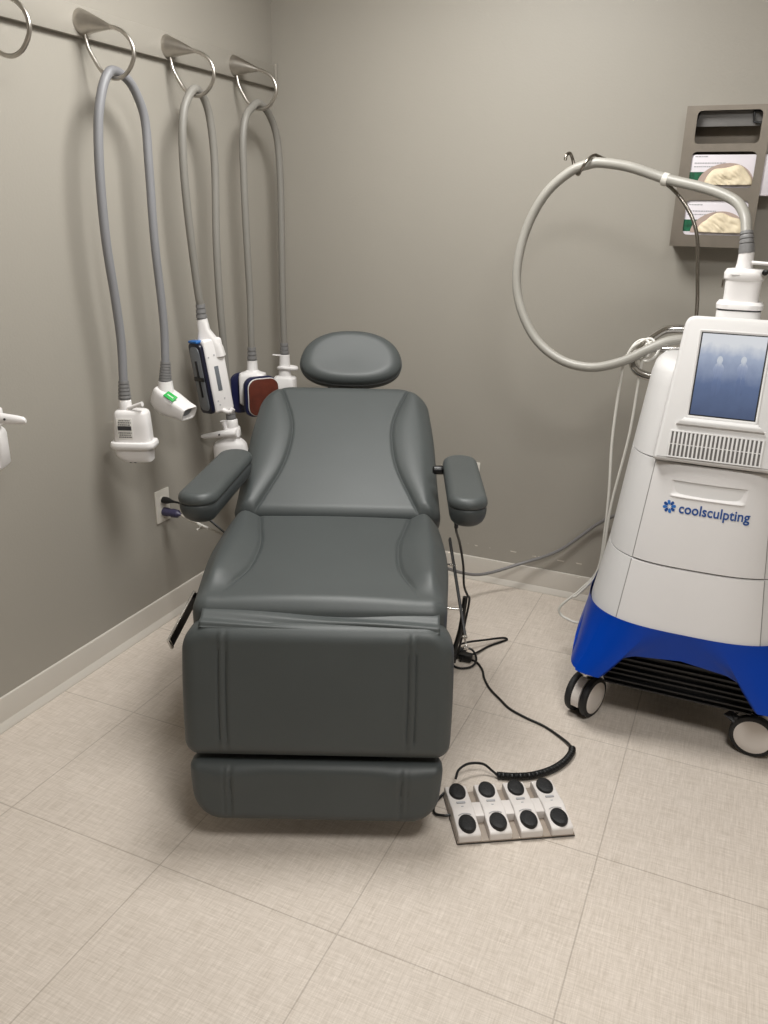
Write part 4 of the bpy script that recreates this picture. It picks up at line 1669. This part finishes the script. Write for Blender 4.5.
rl = [(-0.004, 0, 1.340), (-0.006, 0.0, 1.355), (-0.008, 0.003, 1.37), (-0.012, 0.008, 1.390)]
pts, rr = [], []
for i in range(25):
    t = i / 24
    a = Vector(rl[0]).lerp(Vector(rl[3]), t) + Vector((0, -0.002 * sin(pi * t), 0))
    k = i % 5
    pts.append(a)
    rr.append((0.0200 - 0.004 * t) * (0.88 if k == 0 and i > 8 else 1.0))
MB().tube(pts, rr, 20, smooth=0, mtx=DM).build('strain_relief', 'relief_grey', DA)
hz = [(1.745, -0.592, 1.388), (1.736, -0.570, 1.424), (1.712, -0.530, 1.458), (1.668, -0.50, 1.481), (1.608, -0.47, 1.499), (1.511, -0.43, 1.521), (1.411, -0.42, 1.551), (1.335, -0.42, 1.562), (1.300, -0.42, 1.560), (1.242, -0.42, 1.538), (1.174, -0.42, 1.475), (1.126, -0.42, 1.376),
      (1.109, -0.43, 1.259), (1.129, -0.44, 1.157), (1.187, -0.45, 1.062), (1.275, -0.47, 1.006), (1.371, -0.485, 0.993), (1.458, -0.492, 1.018), (1.524, -0.485, 1.056), (1.581, -0.470, 1.085), (1.638, -0.455, 1.092), (1.70, -0.43, 1.085)]
DW = Matrix.Translation((-1.757, 0.60, -1.196))
MB().tube([DW @ Vector(p) for p in hz], 0.0138, 16, smooth=8).build('hose', 'hose_machine', DA)
tie = frame(DW @ Vector((1.511, -0.428, 1.519)), Vector((-0.97, 0.1, 0.26)), (0, 0, 1)) @ Matrix.Rotation(radians(90), 4, 'Y')
mb = MB()
mb.lathe([(0.0145, -0.0085), (0.0175, -0.0075), (0.0175, 0.0075), (0.0145, 0.0085)], 24, tie, cap=False)
mb.box((0.0, -0.018, 0.0), (0.010, 0.008, 0.009), 0.002, mtx=tie)
mb.build('cable_tie', 'cord_white', DA)

# ------------------------------------------------------------------ white cord on the handle
mb = MB()
for k, (dx, dz) in enumerate(((0.0, 0.0), (0.012, 0.004), (0.022, -0.004))):
    c = Vector((1.497 + dx * 0.9, -0.428 + dx * -0.2, 1.050 + dz))
    ring = [c + Vector((0.004 + 0.026 * cos(a) + 0.004 * k, 0.024 * sin(a) * 0.9, 0.026 * sin(a + 0.3))) for a in [2 * pi * q / 14 for q in range(14)]]
    mb.tube(ring, 0.0042, 8, closed=True, smooth=3)
s1 = [(1.500, -0.455, 1.072), (1.482, -0.468, 1.058), (1.468, -0.47, 1.02), (1.461, -0.47, 0.965), (1.457, -0.47, 0.78), (1.466, -0.47, 0.615), (1.468, -0.47, 0.478), (1.461, -0.47, 0.340), (1.412, -0.47, 0.257), (1.358, -0.47, 0.190), (1.352, -0.47, 0.160), (1.376, -0.47, 0.143), (1.424, -0.47, 0.140), (1.462, -0.45, 0.20), (1.475, -0.43, 0.27)]
mb.tube(s1, 0.0042, 8)
s2 = [(1.535, -0.455, 1.058), (1.522, -0.47, 1.035), (1.514, -0.47, 1.00), (1.506, -0.47, 0.80), (1.479, -0.475, 0.575), (1.474, -0.478, 0.44), (1.465, -0.478, 0.335), (1.415, -0.478, 0.252), (1.395, -0.478, 0.23)]
mb.tube(s2, 0.0040, 8)
wc = mb.build('white_cord', 'cord_white')
tag(wc, 'thin white cord looped over the machine handle and hanging down in two strands', 'cord')

# ------------------------------------------------------------------ glove dispenser on the back wall
GD = empty('glove_dispenser', 'grey metal wall dispenser with three rounded openings, the top one empty', 'glove dispenser', (1.633, 0, 1.536))
W2, H2, D2 = 0.120, 0.2015, 0.100
op = [(-0.088, 0.095, 0.096, 0.188), (-0.088, 0.095, -0.028, 0.074), (-0.086, 0.095, -0.166, -0.064)]


def plate_with_holes(outer, holes, y, th):
    bm = bmesh.new()

    def loop(pts):
        v = [bm.verts.new((x, y, z)) for x, z in pts]
        return [bm.edges.new((v[i], v[(i + 1) % len(v)])) for i in range(len(v))]
    ed = loop(outer)
    for h in holes:
        ed += loop(h)
    bmesh.ops.triangle_fill(bm, edges=ed, use_beauty=True, use_dissolve=False)
    ret = bmesh.ops.extrude_face_region(bm, geom=bm.faces[:])
    for e in ret['geom']:
        if isinstance(e, bmesh.types.BMVert):
            e.co.y += th
    bmesh.ops.recalc_face_normals(bm, faces=bm.faces[:])
    return bm


mb = MB()
mb.add_bm(plate_with_holes([(-W2, -H2), (W2, -H2), (W2, H2), (-W2, H2)], [rrect(x1 - x0, z1 - z0, 0.014, 5, (x0 + x1) / 2, (z0 + z1) / 2) for x0, x1, z0, z1 in op], -D2, 0.002))
mb.build('front_plate', 'dispenser_metal', GD, sharp=30)
mb = MB()
mb.box((0, -0.0015, 0), (2 * W2, 0.003, 2 * H2))
mb.box((-W2 + 0.001, -D2 / 2, 0), (0.002, D2 - 0.002, 2 * H2))
for z in (-H2 + 0.001, H2 - 0.001, -0.052, 0.082):
    mb.box((0, -D2 / 2, z), (2 * W2 - 0.002, D2 - 0.004, 0.002))
mb.box((W2 - 0.001, -D2 + 0.008, 0), (0.002, 0.014, 2 * H2))
mb.build('casing', 'dispenser_metal', GD, sharp=30)
sp = MB().box((0.002, -0.070, 0.170), (0.200, 0.002, 0.048), 0.0005).build('spring_plate', 'spring_grey', GD)
mb = MB()
mb.tube([(0.094, -0.074, 0.186), (0.072, -0.078, 0.186), (0.070, -0.080, 0.180), (0.072, -0.080, 0.163), (0.074, -0.080, 0.156), (0.094, -0.080, 0.154)], 0.0032, 8, smooth=3)
mb.tube([(-0.085, -0.074, 0.186), (-0.088, -0.078, 0.172), (-0.092, -0.078, 0.158)], 0.003, 8, smooth=3)
mb.build('spring_clip', 'black_plastic', sp)


def glove_box(z0, z1, x0, x1, label, seed, ob, oh):
    b = empty('glove_box', label, 'box of gloves', ((x0 + x1) / 2, -0.051, z0), 0, 'cartons of gloves in the wall dispenser')
    w, h = x1 - x0, z1 - z0
    cx = -(x0 + x1) / 2
    MB().box((0, 0, h / 2), (w, 0.088, h), 0.0015).build('carton', 'carton_white', b)
    yf = -0.0442
    L0 = 1.545 + cx          # left edge of what the opening shows
    b0 = ob - z0             # bottom of the opening in carton coordinates, oh = its height
    mb = MB().box((L0 + 0.025, yf, b0 + oh * 0.27), (0.074, 0.0008, oh * 0.34))
    mb.build('green_print', 'carton_green', b, smooth=False)
    mb = MB()
    rnd = random.Random(seed)
    for zz, n in ((0.87, 5), (0.69, 12), (0.59, 10)):
        x = L0 + 0.010
        for q in range(n):
            l = rnd.uniform(0.003, 0.008)
            mb.box((x + l / 2, yf, b0 + oh * zz), (l, 0.0008, 0.0030))
            x += l + 0.0016
    mb.build('print_lines', 'ink_grey', b, smooth=False)
    # oval opening
    oc = L0 + 0.112
    arc = [(oc + (0.075 if cos(a) > 0 else 0.088) * cos(a), b0 + oh * 0.07 + oh * 0.62 * sin(a)) for a in [pi * q / 24 for q in range(25)]]
    MB().prism(arc, 0.0012, mtx=Matrix.Translation((0, yf - 0.0008, 0))).build('oval_opening', 'carton_beige', b, smooth=False)
    # crumpled glove in the opening
    mb = MB()
    NU, NV = 56, 26
    vs, fs = [], []
    for j in range(NV + 1):
        v = j / NV
        for i in range(NU + 1):
            u = i / NU
            a = pi * u
            x = oc + 0.006 + (0.066 if cos(a) > 0 else 0.074) * cos(a) * v
            z = b0 + oh * 0.08 + oh * (0.54 + 0.05 * sin(5 * a + seed)) * sin(a) * v
            bul = 0.020 * sqrt(max(0, 1 - v ** 2)) + 0.002
            nz = noise.noise(Vector((x * 45, z * 45, seed * 3.1)))
            nz2 = abs(noise.noise(Vector((x * 55 + z * 60 + 4, z * 35, seed * 1.7))))
            vs.append((x, yf - 0.001 - min(0.008, bul * 0.5) - 0.0035 * nz - 0.007 * nz2 * min(1, 2 * (1 - v) + 0.3), z))
    for j in range(NV):
        for i in range(NU):
            k = j * (NU + 1) + i
            fs.append((k, k + 1, k + NU + 2, k + NU + 1))
    mb.add(vs, fs)
    g = mb.build('glove', 'latex', b, sharp=180)
    so_ = g.modifiers.new('thickness', 'SOLIDIFY')
    so_.thickness = 0.001
    return b


glove_box(1.4870, 1.6020, 1.528, 1.792, 'glove carton in the middle slot, its end sticking out at the right', 2, 1.508, 0.102)
glove_box(1.3370, 1.4720, 1.520, 1.748, 'glove carton in the bottom slot of the dispenser, behind the thick hose', 5, 1.370, 0.102)

# ------------------------------------------------------------------ outlets
def outlet(name, o, rz, label):
    b = empty(name, label, 'outlet', o, rz)
    mb = MB().box((0, -0.003, 0), (0.074, 0.006, 0.118), 0.0022)
    mb.build('cover_plate', 'outlet_white', b)
    for z in (0.0205, -0.0205):
        r = MB().prism(rrect(0.033, 0.028, 0.009), 0.003, 0.0006, mtx=Matrix.Translation((0, -0.008, z))).build('receptacle', 'outlet_white', b)
        mb = MB()
        mb.box((-0.0065, -0.0083, z + 0.003), (0.002, 0.001, 0.008))
        mb.box((0.0065, -0.0083, z + 0.003), (0.002, 0.001, 0.007))
        mb.lathe([(0.0024, 0), (0.0024, 0.001)], 10, Matrix.Translation((0, -0.0078, z - 0.007)) @ Matrix.Rotation(radians(90), 4, 'X'))
        mb.build('slot', 'dark_gap', r, smooth=False)
    return b


outlet('wall_outlet', (0, -0.822, 0.437), radians(90), 'white wall outlet with two plugs low on the left wall')
outlet('wall_outlet', (0.866, 0, 0.440), 0, 'white wall outlet on the back wall, mostly hidden behind the right armrest')
PB = empty('power_plug', 'black power plug in the upper socket of the left wall outlet', 'plug', (0.0085, -0.822, 0.459), radians(90))
mb = MB()
mb.loft([[Vector((0.0135 * k * cos(2 * pi * q / 24), -d, 0.0115 * k * sin(2 * pi * q / 24))) for q in range(24)] for d, k in ((0.0, 1.0), (0.012, 1.05), (0.022, 0.9), (0.036, 0.5), (0.05, 0.34))])
mb.build('plug_body', 'black_plastic', PB)
bpy.context.view_layer.update()
inv = PB.matrix_basis.inverted()
MB().tube([inv @ Vector(p) for p in ((0.058, -0.822, 0.459), (0.085, -0.820, 0.456), (0.14, -0.815, 0.44), (0.22, -0.812, 0.395), (0.285, -0.80, 0.335), (0.36, -0.78, 0.22), (0.48, -0.82, 0.10))], 0.0038, 8).build('cord', 'black_plastic', PB)
PP = empty('power_plug', 'dark purple-grey plug with pale cable in the lower socket of the left wall outlet', 'plug', (0.0085, -0.822, 0.416), radians(90))
mb = MB()
mb.loft([[Vector((0.0165 * k * cos(2 * pi * q / 24), -d, 0.0155 * k * sin(2 * pi * q / 24))) for q in range(24)] for d, k in ((0.0, 1.0), (0.018, 1.0), (0.022, 0.86), (0.034, 0.86), (0.036, 1.0), (0.058, 0.92), (0.064, 0.5), (0.072, 0.3))])
mb.build('plug_body', 'plug_purple', PP)
inv = Matrix.Translation((0.0085, -0.822, 0.416)) @ Matrix.Rotation(radians(90), 4, 'Z')
inv = inv.inverted()
cab = [(0.078, -0.822, 0.415), (0.12, -0.822, 0.400), (0.16, -0.815, 0.388), (0.24, -0.805, 0.362), (0.34, -0.79, 0.30), (0.50, -0.80, 0.16)]
MB().tube([inv @ Vector(p) for p in cab], 0.0034, 8).build('cord', 'cable_pale', PP)
mb = MB()
mb.tube([inv @ Vector(p) for p in ((0.145, -0.820, 0.393), (0.185, -0.812, 0.380))], [0.006, 0.0055], 10, smooth=0)
mb.tube([inv @ Vector(p) for p in ((0.165, -0.830, 0.392), (0.165, -0.806, 0.380), (0.150, -0.832, 0.374))], 0.004, 8, smooth=3)
mb.build('cord_clip', 'cord_white', PP)

# ------------------------------------------------------------------ light
def panel(name, x, y, sx, sy, watt, label):
    t = empty(name, label, 'ceiling light', (x, y, RH))
    mb = MB()
    for (cx_, cy_, wx, wy) in ((0, sy / 2 + 0.012, sx + 0.05, 0.025), (0, -sy / 2 - 0.012, sx + 0.05, 0.025), (sx / 2 + 0.012, 0, 0.025, sy), (-sx / 2 - 0.012, 0, 0.025, sy)):
        mb.box((cx_, cy_, -0.008), (wx, wy, 0.016))
    mb.build('frame', 'ceiling_white', t)
    MB().box((0, 0, -0.004), (sx, sy, 0.006)).build('diffuser', 'lamp_diffuser', t)
    L = bpy.data.lights.new(name + '_light', 'AREA')
    L.shape = 'RECTANGLE'
    L.size, L.size_y = sx, sy
    L.energy = watt
    L.color = (1.0, 0.993, 0.965)
    o = bpy.data.objects.new(name + '_light', L)
    COL.objects.link(o)
    o.location = (0, 0, -0.012)
    o.parent = t


panel('ceiling_light', 0.95, -1.05, 0.6, 0.6, 38, 'ceiling light panel above the chair')
panel('ceiling_light', 2.05, -2.40, 0.6, 0.6, 36, 'ceiling light panel above the right half of the room')
w = bpy.data.worlds.new('world')
scene.world = w
w.use_nodes = True
w.node_tree.nodes['Background'].inputs[0].default_value = (0.9, 0.85, 0.78, 1)
w.node_tree.nodes['Background'].inputs[1].default_value = 0.05

# ------------------------------------------------------------------ camera
cd = bpy.data.cameras.new('camera')
cam = bpy.data.objects.new('camera', cd)
COL.objects.link(cam)
PITCH, CYAW, ROLL = radians(20.243), radians(-23.51), radians(1.153)
Fw = Vector((sin(CYAW) * cos(PITCH), cos(CYAW) * cos(PITCH), -sin(PITCH)))
Rt = Vector((cos(CYAW), -sin(CYAW), 0))
Up = Rt.cross(Fw)
Rr = Rt * cos(ROLL) + Up * sin(ROLL)
Ur = -Rt * sin(ROLL) + Up * cos(ROLL)
mw_ = Matrix((Rr, Ur, -Fw)).transposed().to_4x4()
mw_.translation = (1.792, -2.985, 1.424)
cam.matrix_world = mw_
cd.sensor_fit = 'VERTICAL'
cd.sensor_height = 36.0
cd.lens = 818.12 * 36.0 / 1024
cd.clip_start = 0.02
scene.camera = cam
scene.view_settings.view_transform = 'Standard'
scene.view_settings.look = 'None'
scene.view_settings.exposure = 0.0
scene.view_settings.gamma = 1.0
scene.view_settings.use_curve_mapping = False
